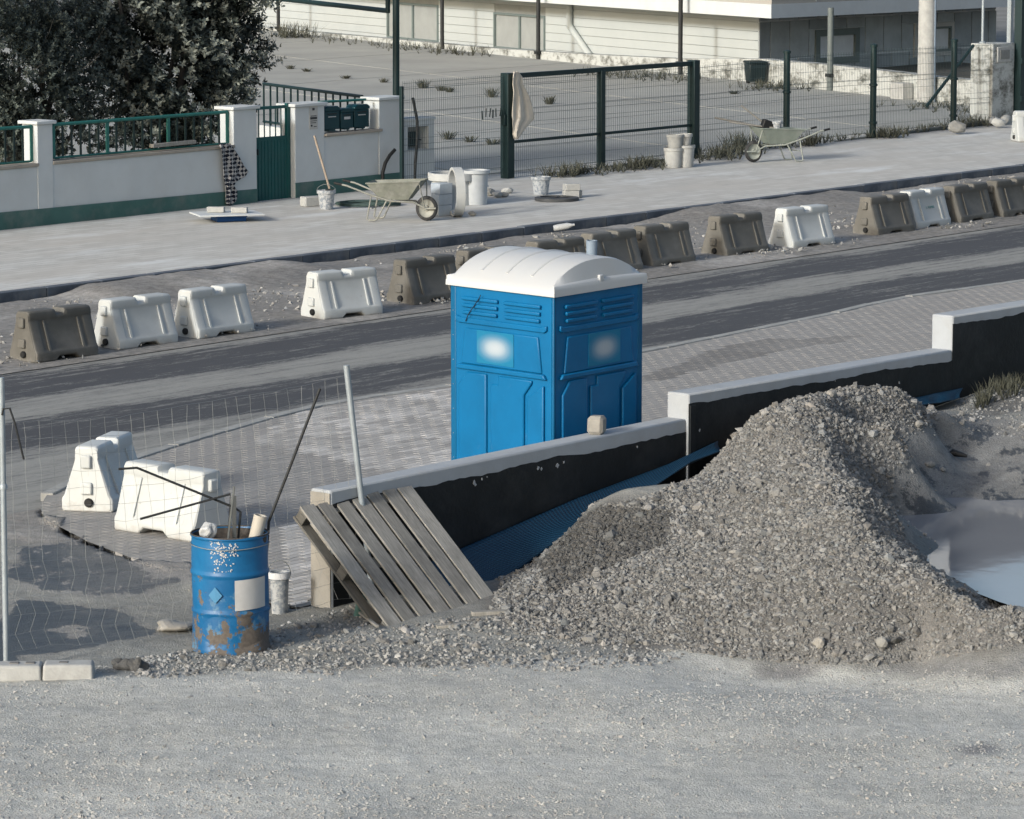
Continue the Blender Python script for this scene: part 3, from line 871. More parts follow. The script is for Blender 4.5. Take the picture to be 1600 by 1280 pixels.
# ------------------------------------------------------------------ portable toilet
TW_ = 1.2
TY = R(48.6)
F0 = np.array([0, 0, 0]); 
e1 = np.array([math.cos(TY), math.sin(TY), 0]); e2 = np.array([-math.sin(TY), math.cos(TY), 0])
Fp = wall_pt(865, 640, .62); Fp[2] = 0
Tc = Fp + e1 * TW_/2 + e2 * TW_/2; Tc[2] = s_z(Tc) + .02
toil = thing('portable_toilet', Tc, TY, 'blue portable toilet cabin with white vaulted roof behind the retaining wall', 'toilet', tilt=Matrix.Rotation(R(1.6), 4, 'X'))
hw = TW_ / 2; EZ = 2.14
MB().box(-hw-.02, hw+.02, -hw-.02, hw+.02, 0, .12).build('skid_base', M_PLUG, toil, bevel=.02)
SIDES = [('front', 0.0), ('left', -math.pi/2), ('right', math.pi/2), ('back', math.pi)]
M_STICK = None
t = NT('faded_white_sign')
sx, sy, sz = t.sep()
dx = t.math('DIVIDE', t.math('ABSOLUTE', sx), .235); dz = t.math('DIVIDE', t.math('ABSOLUTE', sz), .135)
dd = t.math('ADD', t.math('POWER', dx, 2.2), t.math('POWER', dz, 2.2))
t.color(t.mix(t.ramp(dd, [(.0, 0.15), (.1, .3), (.3, .66), (.6, .9), (1.0, 1.0)]), lin(172, 180, 186), lin(14, 108, 146)))
M_STICK = t.set(.5, 0, .3)
def side_box(m, s0, s1, z0, z1, out, M): m.box(s0, s1, -hw - out, -hw + .004, z0, z1, M)
for nm, an in SIDES:
    M = Matrix.Rotation(an, 4, 'Z')
    pw = hw - .028
    m = MB().box(-pw, pw, -hw + .002, -hw + .03, .12, EZ, M)
    wp = m.build('side_wall', M_TBLUE, toil)
    if nm in ('front', 'left'):
        top = EZ - .06
        # louvres: two banks of three slats under a header
        for c0, c1 in ((-.46, -.035), (.035, .46)):
            for k in range(3):
                z = top - .05 - k * .062
                mm = MB().prism_y([(c0 + .006*k, z - .034), (c1 - .006*k, z - .034), (c1 - .006*k, z), (c0 + .006*k, z)], -hw - .026, -hw + .004, M)
                mm.build('louvre_slat', M_TBLUE, wp, bevel=.009, seg=2)
        # raised rim below the louvres and the sign panel
        z1 = top - .27; z0 = z1 - .40
        MB().prism_y([(-.53, z1 + .0), (-.5, z1 - .02), (.5, z1 - .02), (.53, z1), (.53, z1 + .045), (.47, z1 + .03), (-.47, z1 + .03), (-.53, z1 + .045)], -hw - .02, -hw + .004, M).build('panel_rim', M_TBLUE, wp, bevel=.008)
        MB().prism_y([(-.47, z0 + .02), (.47, z0 + .02), (.43, z1 - .06), (-.43, z1 - .06)], -hw - .016, -hw + .004, M).build('sign_panel', M_TBLUE, wp, bevel=.012)
        MB().prism_y([(-.53, z0 - .03), (.53, z0 - .03), (.50, z0 + .016), (-.50, z0 + .016)], -hw - .03, -hw + .004, M).build('panel_ledge', M_TBLUE, wp, bevel=.01)
        st = MB().box(-.215, .215, -.002, .002, -.145, .145).build('faded_sign', M_STICK, wp)
        off_s = -.06 if nm == 'left' else .06
        st.matrix_local = M @ Matrix.Translation((off_s, -hw - .0195, (z0 + z1) / 2 - .01))
        st['label'] = 'faded white sign on the blue panel'
        # lower wall: three proud fields with grooves between
        zt = z0 - .05
        sg = 1 if nm == 'left' else 1
        MB().prism_y([(-.50, .16), (-.17, .16), (-.17, zt), (-.40, zt), (-.50, zt - .12)], -hw - .02, -hw + .004, M).build('wall_field', M_TBLUE, wp, bevel=.012)
        MB().prism_y([(-.12, .16), (.27, .16), (.27, zt - .14), (.36, zt - .03), (.36, zt), (-.03, zt), (-.03, zt - .08), (-.12, zt - .08)], -hw - .02, -hw + .004, M).build('wall_field', M_TBLUE, wp, bevel=.012)
        MB().prism_y([(.31, .16), (.50, .16), (.50, zt - .03), (.31, zt - .15)], -hw - .024, -hw + .004, M).build('wall_field', M_TBLUE, wp, bevel=.012)
        # a thin dark twig-like scratch on the left side's louvres
        if nm == 'left':
            MB().tube([(-.40, -hw - .03, top - .27), (-.36, -hw - .034, top - .2), (-.24, -hw - .034, top - .06), (-.22, -hw - .03, top - .02)], .004, 5, M).build('twig', M_PLUG, wp)
for sx_, sy_ in ((-1, -1), (1, -1), (1, 1), (-1, 1)):
    w_ = .03 if (sx_, sy_) == (-1, -1) else .066
    MB().box(sx_*(hw + .004) - (w_ if sx_ > 0 else 0), sx_*(hw + .004) + (w_ if sx_ < 0 else 0), sy_*(hw+.004) - (w_ if sy_ > 0 else 0), sy_*(hw+.004) + (w_ if sy_ < 0 else 0), .1, EZ).build('corner_post', M_TBLUE2, toil, bevel=.01, seg=2)
# rivets on the posts
for k in range(8):
    MB().lathe([(0, .004), (.004, .003), (.005, 0)], 8, Matrix.Translation((-hw - .004, hw - .03, .35 + k*.22)) @ Matrix.Rotation(-math.pi/2, 4, 'Y')).build('rivet', M_PIPEGREY, toil)
# roof: vault along local y, flared skirt
prof = []
for k in range(17):
    x = -1 + 2 * k / 16
    prof.append((x * .60, .035 + .195 * (1 - abs(x) ** 2.3)))
rows = []
ystat = [(-.632, 0.0, 1.05), (-.626, .035, 1.045), (-.618, .05, 1.02), (-.605, .10, 1.0), (-.575, .93, .985), (-.545, 1.0, .98), (-.2, 1.0, .97), (.2, 1.0, .97), (.545, 1.0, .98), (.575, .93, .985), (.605, .10, 1.0), (.618, .05, 1.02), (.626, .035, 1.045), (.632, 0.0, 1.05)]
for y, kz, kx in ystat:
    row = []
    for x, h in prof:
        hh2 = (h - .035) * kz + .035 * (1 if kz > .04 else 0) if kz > .04 else .03 * kz / .035
        row.append((x * kx, y, EZ + .03 + hh2))
    rows.append([(-.632, y, EZ - .025), (-.632, y, EZ + .015), (-.622, y, EZ + .03)] + row + [(.622, y, EZ + .03), (.632, y, EZ + .015), (.632, y, EZ - .025)])
# close the two ends down to the skirt edge
rows = [[(p[0], -.634, EZ - .025) for p in rows[0]]] + rows + [[(p[0], .634, EZ - .025) for p in rows[0]]]
m = MB().grid(rows)
roof = m.build('roof', M_TWHITE, toil, smooth=42)
MB().box(-.62, .62, -.62, .62, EZ - .02, EZ + .01).build('roof_underside', M_TWHITE, roof)
for yy in (-.27, .02, .31):
    pts = [(x * .975, yy, EZ + .03 + h + .0) for x, h in prof[1:-1]]
    MB().tube(pts, .013, 6).build('roof_rib', M_TWHITE, roof, smooth=60)
MB().box(-.02, .04, -.63, -.6, EZ + .05, EZ + .11).build('roof_lug', M_TWHITE, roof, bevel=.008)
m = MB().lathe([(.045, -.02), (.05, .13), (.05, .17), (.04, .17), (.04, .05), (0, .05)], 18, Matrix.Translation((.2, -.35, EZ + .2)))
m.build('vent_pipe', M_PIPEGREY, toil, smooth=40)

# ------------------------------------------------------------------ plastic barriers
def barrier_body():
    # stations along x: (x, scale of width, top height, bottom height, panel inset)
    H_ = .60
    st = [(-.5, .86, H_-.03, .02, 0), (-.488, .97, H_-.006, .0, 0), (-.46, 1, H_, 0, 0), (-.36, 1, H_, 0, 0), (-.345, 1, H_, 0, .013), (-.19, 1, H_, 0, .013), (-.125, 1, H_, .055, .013), (-.075, 1, H_, .055, .013), (-.06, 1, H_-.055, .055, .013),
          (.06, 1, H_-.055, .055, .013), (.075, 1, H_, .055, .013), (.125, 1, H_, .055, .013), (.19, 1, H_, 0, .013), (.345, 1, H_, 0, .013), (.36, 1, H_, 0, 0), (.46, 1, H_, 0, 0), (.488, .97, H_-.006, 0, 0), (.5, .86, H_-.03, .02, 0)]
    rows = []
    for x, k, zt, zb, ins in st:
        half = [(.235, zb), (.25, zb + .018), (.25, .105), (.243, .125), (.225 - ins, .15), (.118 - ins, .465), (.112, .49), (.116, .5), (.112, zt - .02), (.09, zt)]
        ring = [(-y * k, z) for y, z in half] + [(y * k, z) for y, z in half[::-1]]
        rows.append([(x, y, z) for y, z in ring])
    m = MB()
    n = len(rows[0]); vs = [p for r in rows for p in r]
    fs = [(i*n+j, (i+1)*n+j, (i+1)*n+(j+1) % n, i*n+(j+1) % n) for i in range(len(rows)-1) for j in range(n)]
    fs = [f[::-1] for f in fs]
    fs.append(tuple(range(n))); fs.append(tuple(range((len(rows)-1)*n + n - 1, (len(rows)-1)*n - 1, -1)))
    m.add(vs, fs)
    return m
BAR_CACHE = {}
def barrier_meshes(mat, key):
    if key in BAR_CACHE: return BAR_CACHE[key]
    d = {}
    me = barrier_body().mesh('barrier_body'); me.materials.append(mat); d['barrier_body'] = me
    rm = MB()
    def rib(x, s):
        m = MB(); sg = s
        p = [(x-.016, -.243*sg, .125), (x+.016, -.243*sg, .125), (x+.010, -.118*sg, .475), (x-.010, -.118*sg, .475), (x-.012, -.216*sg, .12), (x+.012, -.216*sg, .12), (x+.008, -.095*sg, .48), (x-.008, -.095*sg, .48)]
        f = [(0,1,2,3),(0,4,5,1),(1,5,6,2),(2,6,7,3),(3,7,4,0)]
        if sg < 0: f = [q[::-1] for q in f]
        m.add(p, f); return m
    for i, (x, s) in enumerate(((-.27, 1), (.27, 1), (-.27, -1), (.27, -1))):
        me = rib(x, s).mesh('panel_rib'); me.materials.append(mat); d[('panel_rib', i)] = me
    me = MB().box(-.535, -.47, -.05, .05, .40, .52).mesh('connector_lug'); me.materials.append(mat); d[('connector_lug', 0)] = me
    me = MB().box(-.53, -.47, -.055, .055, .16, .27).mesh('connector_lug'); me.materials.append(mat); d[('connector_lug', 1)] = me
    me = MB().box(.48, .535, -.05, .05, .42, .53).mesh('connector_lug'); me.materials.append(mat); d[('connector_lug', 2)] = me
    me = MB().lathe([(0, .02), (.034, .02), (.042, .008), (.042, -.03)], 16, Matrix.Translation((-.51, -.02, .085)) @ Matrix.Rotation(-math.pi/2, 4, 'Y')).mesh('drain_plug'); me.materials.append(M_PLUG); d['drain_plug'] = me
    BAR_CACHE[key] = d
    return d
def barrier(P, yaw, brown, label, group, tilt=None, plug=True):
    b = thing('road_barrier', P, yaw, label, 'barrier', group, tilt)
    for k, me in barrier_meshes(M_BBROWN if brown else M_BWHITE, brown).items():
        nm = k if isinstance(k, str) else k[0]
        if nm == 'drain_plug' and not plug: continue
        bv = {'barrier_body': .012, 'connector_lug': .014}.get(nm, 0)
        put(nm, me, None, b, bevel=bv, seg=2)
    return b
GRP = 'plastic barriers along the road edge'
BL = [((59, 563), 1, 'leftmost brown barrier, alone at the left end of the row', 0), ((187, 543), 0, 'white barrier next to the leftmost brown one', 0), ((312, 526), 0, 'white barrier, second from the leftmost brown one, before the gap', 0),
      ((508, 496), 0, 'lone white barrier standing between two gaps, left of the toilet', -6), ((647, 474), 1, 'brown barrier just left of the toilet roof, fully visible end', 0), ((744, 458), 1, 'brown barrier mostly hidden behind the left of the toilet roof', 0),
      ((852, 443), 1, 'brown barrier whose top shows over the toilet roof', 0), ((938, 429), 1, 'brown barrier directly behind the grey vent pipe', 0), ((1020, 416), 1, 'brown barrier just right of the toilet roof', 0),
      ((1136, 399), 1, 'brown barrier standing left of the lone white barrier on the right', -2), ((1240, 386), 0, 'white barrier with plain face, between brown ones right of the toilet', -2), ((1372, 366), 1, 'brown barrier before the white lettered barrier', 0),
      ((1434, 356.5), 0, 'white barrier with small green lettering on its face', 2), ((1502, 347), 1, 'brown barrier right after the white lettered one', 0), ((1568, 338), 1, 'last brown barrier, cut by the right edge of the picture', 0)]
for (px, br, lab, dy) in BL:
    yaw = TH + R(dy + random.uniform(-1.6, 1.6))
    c = np.array(S(*px)); X = np.array([math.cos(yaw), math.sin(yaw), 0]); Y = np.array([-math.sin(yaw), math.cos(yaw), 0])
    P = c + X * .48 + Y * .24; P[2] = s_z(P) - .04
    b = barrier(P, yaw, br, lab, GRP, plug=(px[0] not in (1240,)))
    if px[0] == 1434:
        cv = bpy.data.curves.new('lettering', 'FONT'); cv.body = 'L. TOMÁS'; cv.size = .055; cv.extrude = .001
        tx = bpy.data.objects.new('tmp', cv); COL.objects.link(tx)
        dg = bpy.context.evaluated_depsgraph_get(); me = bpy.data.meshes.new_from_object(tx.evaluated_get(dg))
        bpy.data.objects.remove(tx)
        o = put('lettering', me, mat_simple('green_print', lin(20, 110, 110), .1, 9, .6), b)
        sl_ = math.atan2(.315, .107)
        o.matrix_local = Matrix.Translation((-.13, -.172, .31)) @ Matrix.Rotation(sl_, 4, 'X')
# two white barriers dumped on the near pavement
P = S(136, 803); yaw = R(77)
barrier(P + np.array([math.cos(yaw), math.sin(yaw), 0]) * .5 + np.array([0, 0, .018]), yaw, 0, 'white barrier standing end-on at the pavement corner, black plug towards us', 'white barriers set aside on the near pavement')
yaw = R(-41)
P = S(299, 851); X = np.array([math.cos(yaw), math.sin(yaw), 0]); Y = np.array([-math.sin(yaw), math.cos(yaw), 0])
barrier(P - X * .48 + Y * .24 + np.array([0, 0, .018]), yaw, 0, 'white barrier seen broadside behind the wire mesh and the blue drum', 'white barriers set aside on the near pavement')
P = S(1590, 222, .09)
barrier(P + np.array([.45, .3, 0]), R(10), 0, 'white barrier alone on the far sidewalk, cut by the right picture edge', 'white barriers on the far sidewalk')
# ------------------------------------------------------------------ oil drum
def mat_drum():
    t = NT('chipped_blue_drum_paint')
    x, y, z = t.sep()
    n1 = t.noise(5.5, 8, .7); n2 = t.noise(2.6, 5, .6); n3 = t.noise(40, 3, .6)
    paint = t.mix(t.ramp(n2, [(.3, 0.0), (.7, 1.0)]), lin(8, 80, 128), lin(22, 102, 150))
    low = t.math('MULTIPLY_ADD', z, -.5, .25)            # more wear towards the dented bottom third
    m = t.math('ADD', t.math('MULTIPLY_ADD', n1, 1.35, -.17), t.math('MAXIMUM', low, -.12))
    rust = t.mix(n3, (.055, .048, .042), (.16, .14, .12))
    k = t.ramp(m, [(.66, 0.0), (.69, 1.0)])
    grey = t.ramp(t.math('ADD', t.noise(9, 5, .6), t.math('MULTIPLY', low, .5)), [(.62, 0.0), (.7, .6)])
    col = t.mix(grey, paint, lin(96, 130, 150))
    t.color(t.mix(k, col, rust))
    t.bump(t.math('SUBTRACT', t.noise(7, 4, .6), t.math('MULTIPLY', k, .3)), .35, .012)
    return t.set(t.math('MULTIPLY_ADD', k, .35, .45), 0, .4)
M_DRUM = mat_drum()
M_RUST = mat_simple('rusty_rim', (.07, .062, .055), .5, 30, .9, bump=.4)
DR = .293; DH = .88
P = atz(361, 1012, .0); P[1] += .0
drum = thing('oil_drum', P, R(20), 'dented blue steel oil drum with rusty chips and a white label square', 'drum')
prof = [(0, .015), (.27, .015), (.285, 0), (.297, .0), (.299, .02), (.29, .035)]
for zc in np.linspace(.06, .84, 60):
    r = .287
    for rz in (.305, .595): r += .012 * math.exp(-((zc - rz) / .012) ** 2)
    r += .003 * math.exp(-((zc - .80) / .01) ** 2)
    prof.append((r, float(zc)))
prof += [(.287, .855), (.296, .862), (.299, .872), (.295, .882), (.287, .882), (.283, .872), (.282, .5), (.28, .03), (0, .03)]
m = MB().lathe(prof, 72)
V = []
for (x, y, z) in m.v:
    a = math.atan2(y, x); r = math.hypot(x, y)
    if r > .1:
        d = 0
        for a0, z0, sa, szz, dp in [(-2.2, .17, .35, .09, .03), (-1.4, .12, .3, .08, .035), (-.9, .2, .28, .1, .026), (-1.8, .42, .5, .1, .012), (-1.0, .06, .4, .05, -.012), (-2.6, .05, .3, .05, -.012), (-1.2, .72, .5, .1, .006), (-.6, .86, .2, .05, .012)]:
            da = (a - a0 + math.pi) % (2*math.pi) - math.pi
            d += dp * math.exp(-(da/sa)**2 - ((z-z0)/szz)**2)
        r2 = r - d + .003*math.sin(5*a + z*9)
        x, y = x * r2 / r, y * r2 / r
    V.append((x, y, z))
m.v = V
m.build('drum_shell', M_DRUM, drum, smooth=50)
rm = MB().tube([(.291*math.cos(k*math.pi/24), .291*math.sin(k*math.pi/24), .879) for k in range(49)], .007, 6)
rm.build('rim', M_RUST, drum, smooth=60)
def on_drum(a, z, r=.2895): return (r*math.cos(a), r*math.sin(a), z)
def drum_angle(u, y=0):
    # camera faces local -y turned by the thing's yaw
    s_ = (u - 361.5) / 62.5
    return math.asin(max(-1, min(1, s_))) - math.pi/2 - R(20)
def patch(a0, a1, z0, z1, n=8, r=.2955, skew=0.0):
    rows = [[on_drum(a0 + (a1-a0)*i/n, z0 + (z1-z0)*j + skew*i/n, r) for i in range(n+1)] for j in (0, .33, .66, 1)]
    return MB().grid(rows)
M_LABEL = mat_simple('white_paper_label', lin(178, 180, 180), .1, 6, .8, dirt=.3, dirt_c=(.35, .34, .32), dscale=8)
patch(drum_angle(373), drum_angle(418), .335, .565, 8, .2955, .01).build('white_label', M_LABEL, drum, smooth=180)
a0, a1 = drum_angle(331), drum_angle(353)
am = (a0 + a1) / 2
mm = MB().add([on_drum(am, .39, .2945), on_drum(a1, .45, .2945), on_drum(am, .515, .2945), on_drum(a0, .45, .2945)], [(0, 1, 2, 3)])
mm.build('diamond_label', mat_simple('faded_diamond_label', lin(70, 124, 160), .1, 6, .8), drum)
# remains of a white stencil: little flakes
fl = MB(); gf = random.Random(12)
for row, (v_, hh_) in enumerate([(848, 14), (862, 12), (877, 8), (888, 7)]):
    z = .88 - (v_ - 836) / 214 
    for k in range([46, 44, 18, 10][row]):
        u_ = gf.uniform(334, 379) if row < 2 else gf.uniform(338, 370)
        a = drum_angle(u_); zz = z + gf.gauss(0, .35) * hh_ / 214
        w_ = gf.uniform(.004, .013) / .29; h_ = gf.uniform(.004, .016)
        fl.add([on_drum(a, zz, .2915), on_drum(a + w_, zz + gf.uniform(-.003, .003), .2915), on_drum(a + w_*gf.uniform(.5, 1), zz + h_, .2915), on_drum(a - w_*.2, zz + h_*.8, .2915)], [(0, 1, 2, 3)])
MB().lathe([(0, .70), (.15, .68), (.281, .66)], 24).build('inside_shade_disc', mat_simple('drum_inside_shade', (.04,.042,.044), .5, 14, .95, bump=.8), drum)  # added disc, the drum's dark inside is put into its colour
MB().lathe([(.2785, .66), (.2795, .868)], 48).build('dark_rusty_inner_skin', M_RUST, drum, smooth=180)  # added inner skin, rust colour that also darkens the drum's inside
fo = fl.build('stencil_remains', M_LABEL, drum); fo['kind'] = 'stuff'
MB().tube([on_drum(2*math.pi*k/40, .80 + .006*math.sin(k*.4), .297) for k in range(41)], .0035, 5).build('tie_wire', M_WIRE, drum, smooth=180)

# things standing in the drum; built about the drum's own place
DC = np.array(P)
def drum_px(u, v, dy=0.0):
    f_ = Frame(DC, 0); x, z = f_.hit(u, v, dy); return np.array([DC[0] + x, DC[1] + dy, DC[2] + z])
def rod(name, pts, r, mat, label, cat, n=7):
    o0 = np.array(pts[0]); m = MB().tube([tuple(np.array(p) - o0) for p in pts], r, n)
    o = m.build(name, mat, smooth=60); o.location = o0
    return tag(o, label, cat)
rod('steel_rod', [drum_px(408, 1000, .12), drum_px(420, 815, .15), drum_px(450, 738, .17), drum_px(500, 607, .2)], .011, M_STEELDARK, 'long black rod leaning out of the drum to the upper right', 'rod')
rod('bent_rebar', [drum_px(352, 990, .05), drum_px(373, 835, .12), drum_px(376, 800, .12), drum_px(366, 793, .12), drum_px(214, 731, -.1), drum_px(185, 733, -.12)], .0095, M_STEELDARK, 'bent black rebar sticking out of the drum towards the upper left', 'rebar')
rod('bent_rebar', [drum_px(368, 960, .05), drum_px(357, 840, .1), drum_px(360, 772, .08), drum_px(219, 811, -.08)], .0095, M_STEELDARK, 'black rebar out of the drum sloping down to the left', 'rebar')
def flat_bar(pa, pb, w, th, mat, label):
    a, b = np.array(pa), np.array(pb); v = Vector(b - a); L = v.length
    m = MB().box(-w/2, w/2, -th/2, th/2, 0, L)
    o = m.build('flat_bar', mat); o.matrix_world = Matrix.Translation(Vector(a)) @ v.to_track_quat('Z', 'Y').to_matrix().to_4x4()
    return tag(o, label, 'metal bar')
flat_bar(drum_px(340, 985, -.05), drum_px(366, 760, .02), .028, .006, mat_simple('weathered_bar', lin(88, 92, 92), .2, 8, .7), 'grey flat bar standing upright in the drum, tallest')
flat_bar(drum_px(367, 985, .05), drum_px(366, 775, .1), .03, .006, mat_simple('weathered_bar_dark', lin(70, 74, 75), .2, 8, .7), 'dark flat bar standing in the drum behind the tallest one')
a, b = drum_px(385, 900, .03), drum_px(407, 806, .03)
m = MB(); vv = Vector(b - a); L = vv.length
m.lathe([(.05, 0), (.05, L), (.053, L), (.053, L + .004), (.043, L + .004), (.043, .01), (0, .01)], 22)
o = m.build('plastic_pipe', mat_simple('cream_pvc', lin(176, 172, 162), .1, 6, .6), smooth=40)
o.matrix_world = Matrix.Translation(Vector(a)) @ vv.to_track_quat('Z', 'Y').to_matrix().to_4x4(); tag(o, 'short wide cream plastic pipe standing in the drum', 'pipe')
# crumpled clear bag at the drum's left rim
def crumple(name, sx, sy, sz, seed, mat, sub=3, amp=.3):
    bm = bmesh.new(); bmesh.ops.create_icosphere(bm, subdivisions=sub, radius=1)
    g = random.Random(seed); ax = [(Vector((g.gauss(0,1), g.gauss(0,1), g.gauss(0,1))).normalized(), g.uniform(3, 7), g.uniform(0, 6)) for _ in range(7)]
    for v in bm.verts:
        d = v.co.normalized(); k = 1 + sum(math.sin(d.dot(a)*f+p_) for a, f, p_ in ax) * amp / 3.5
        v.co = Vector((d.x*sx*k, d.y*sy*k, d.z*sz*k + sz*.8))
    me = bpy.data.meshes.new(name); bm.to_mesh(me); bm.free(); me.shade_flat()
    return put(name, me, mat)
M_BAG = mat_simple('milky_plastic_bag', lin(170, 174, 176), .2, 30, .35)
o = crumple('plastic_bag', .06, .05, .055, 5, M_BAG); o.location = drum_px(325, 838, -.05); tag(o, 'crumpled pale plastic bag in the drum, at its left rim', 'bag')
o = crumple('plastic_sheet', .15, .13, .05, 9, mat_simple('dusty_plastic_sheet', lin(150, 148, 142), .2, 14, .6)); o.location = ground_pt(270, 986); tag(o, 'crumpled dusty sheet on the mud left of the drum', 'sheet')
for i, (u_, v_, s_) in enumerate([(190, 1046, .07), (213, 1046, .075)]):
    o = crumple('soil_clod', s_, s_*.8, s_*.75, 20 + i, mat_simple('dark_soil', (.1, .1, .096), .3, 20, .95, bump=.6), 3, .35); o.location = ground_pt(u_, v_) - np.array([0, 0, .01])
    tag(o, ['left of the two dark soil clods between drum and concrete foot', 'right of the two dark soil clods between drum and concrete foot'][i], 'soil clod')

# white paint bucket beside the drum
def bucket(name, P, r0, r1, h, mat, label, cat='bucket', lip=True, yaw=0.0, rimmat=None, tiltx=0.0, handle=True, fill=None):
    b = thing(name, P, yaw, label, cat, tilt=Matrix.Rotation(tiltx, 4, 'X') if tiltx else None)
    pr = [(0, 0), (r0, 0), (r1, h)]
    if lip: pr += [(r1 + .008, h - .005), (r1 + .008, h + .004)]
    pr += [(r1 - .006, h + .004), (r0 - .006, .02), (0, .02)]
    MB().lathe(pr, 28).build('bucket_wall', mat, b, smooth=40)
    if lip:
        MB().lathe([(r1 + .002, h - .05), (r1 + .011, h - .048), (r1 + .011, h - .002), (r1, h + .004)], 28).build('rim', rimmat or mat, b, smooth=40)
    if handle:
        MB().tube([(math.cos(a)*(r1+.012), -abs(math.sin(a))*r1*.9*handle, h - .02 + math.sin(a)*.12) for a in np.linspace(0, math.pi, 15)], .004, 5).build('handle', M_WIRE, b, smooth=60)
    if fill is not None: MB().lathe([(0, h*.82), (r1 - .012, h*.8)], 20).build('contents', fill, b)
    return b
def mat_spatter():
    t = NT('spattered_bucket')
    t.color(t.mix(t.ramp(t.noise(22, 5, .7), [(.46, 0.0), (.56, 1.0)]), lin(168, 172, 174), lin(122, 130, 138)))
    return t.set(.6, 0, .35)
M_PAINTB = mat_spatter()
bucket('paint_bucket', ground_pt(437, 958), .062, .078, .33, M_PAINTB, 'paint-spattered white bucket with wire handle just behind the drum', rimmat=mat_simple('white_rim', lin(205, 208, 210), .06, 6, .6), handle=.4, fill=mat_simple('milky_blue', lin(120, 165, 190), .2, 30, .5))

# ------------------------------------------------------------------ pallet leaning on the wall
TLp = wall_pt(486, 792, -.06)
BLp = atz(602, 984, .0)
a_ = Vector(wall_pt(660, 757, -.045)); tl = Vector(wall_pt(483, 788, -.10)); bl = Vector(atz(600, 986, .015)); brp = Vector(atz(784, 943, .09))
ex = ((a_ - tl) + (brp - bl)); wid = ((a_ - tl).length + (brp - bl).length) / 2
ex.normalize()
ez = ((tl - bl) + (a_ - brp)); lng = ((tl - bl).length + (a_ - brp).length) / 2
ez = (ez - ex * ez.dot(ex)).normalized()
ey = ez.cross(ex)                                   # away from us, into the pallet
print('pallet', wid, lng)
pal = bpy.data.objects.new('wooden_pallet', None); COL.objects.link(pal); pal.empty_display_size = .1
Mp = Matrix.Identity(4)
for i in range(3): Mp[i][0], Mp[i][1], Mp[i][2], Mp[i][3] = ex[i], ey[i], ez[i], bl[i]
Mp.translation = bl + ex * .075
pal.matrix_world = Mp
tag(pal, 'weathered grey wooden pallet leaning against the black wall', 'pallet')
W_, L_ = wid * .955, lng
gp = random.Random(8)
sw = W_ / 7 - .034
xs_ = [i * (W_ - sw) / 6.0 for i in range(7)]
widths = [sw * k for k in (1.05, .95, .98, 1.08, .95, 1.0, 1.1)]
for i, x0 in enumerate(xs_):
    w_ = widths[i]; x0 = min(x0, W_ - w_)
    z1 = L_ - gp.uniform(0, .02); 
    m = MB().box(x0, x0 + w_, 0, .02, gp.uniform(-.004, .008), z1)
    o = m.build('slat', M_WOOD, pal, bevel=.003, seg=1); o.rotation_euler = (0, gp.uniform(-.003, .003), 0)
for z0 in (.01, L_/2 - .05, L_ - .11):
    MB().box(0, W_, .0215, .042, z0, z0 + .1).build('bearer', M_WOODDARK, pal, bevel=.003, seg=1)
    for x0 in (0, W_/2 - .05, W_ - .1):
        MB().box(x0 + .003, x0 + .097, .0435, .118, z0 + .003, z0 + .097).build('block', M_WOODDARK, pal, bevel=.004, seg=1)
for x0 in (0, W_/2 - .05, W_ - .1):
    MB().box(x0, x0 + .1, .1195, .14, 0, L_).build('bottom_board', M_WOODDARK, pal, bevel=.003, seg=1)

# splintered planks and a stake at the pallet foot
def plank(pa, pb, w, h, mat, label, name='wood_offcut'):
    a, b = Vector(pa), Vector(pb); v = b - a
    o = MB().box(0, v.length, -w/2, w/2, 0, h).build(name, mat, bevel=.003, seg=1)
    o.matrix_world = Matrix.Translation(a) @ v.to_track_quat('X', 'Z').to_matrix().to_4x4()
    return tag(o, label, 'wood')
plank(ground_pt(737, 962), ground_pt(790, 959), .07, .03, M_WOOD, 'pale wood offcut lying at the right foot of the pallet')
plank(ground_pt(682, 982), ground_pt(728, 978), .06, .022, M_WOOD, 'short broken board lying on rubble in front of the pallet')
plank(ground_pt(548, 952) + np.array([0, 0, .02]), ground_pt(590, 985) + np.array([0, 0, .02]), .025, .02, M_WOOD, 'thin wooden stake on the ground left of the pallet foot', 'wooden_stake')
# green corrugated pipe end behind the pallet foot
b = ground_pt(560, 962)
m = MB(); pr = []
for k in range(15): pr += [(.035 if k % 2 else .04, k*.012)]
m.lathe([(0, 0)] + pr + [(.03, .17), (0, .17)], 16)
o = m.build('corrugated_pipe', mat_simple('green_corrugated', lin(80, 116, 112), .15, 8, .6), smooth=50); o.location = b; o.rotation_euler = (.3, .2, 0)
tag(o, 'green corrugated pipe stub behind the pallet foot', 'pipe')

# ------------------------------------------------------------------ wire mesh fence on leaning poles
LP0 = ground_pt(10, 1046); 
lf = Frame(LP0, 0)
x1, z1 = lf.hit(2, 590)
pole = thing('fence_pole', LP0, 0, 'grey steel pole in the concrete foot at the left edge', 'pole')
MB().tube([(0, 0, 0), (x1, 0, z1)], .022, 12).build('tube', M_GALV, pole, smooth=60)
MB().lathe([(.03, 0), (.03, .03), (.024, .04)], 12, Matrix.Translation((x1*.62, 0, z1*.62))).build('clamp', M_GALV, pole, smooth=40)
RPb = wall_pt(585, 925, -.12); RPb[2] = terrain_z(np.array([RPb[0]]), np.array([RPb[1]]))[0]
rf = Frame(RPb, 0)
x2, z2 = rf.hit(541, 571); x3, z3 = rf.hit(583, 930)
pole = thing('fence_pole', RPb, 0, 'grey steel pole leaning left behind the pallet', 'pole')
MB().tube([(x3, 0, 0), (x2, 0, z2)], .024, 12).build('tube', M_GALV, pole, smooth=60)
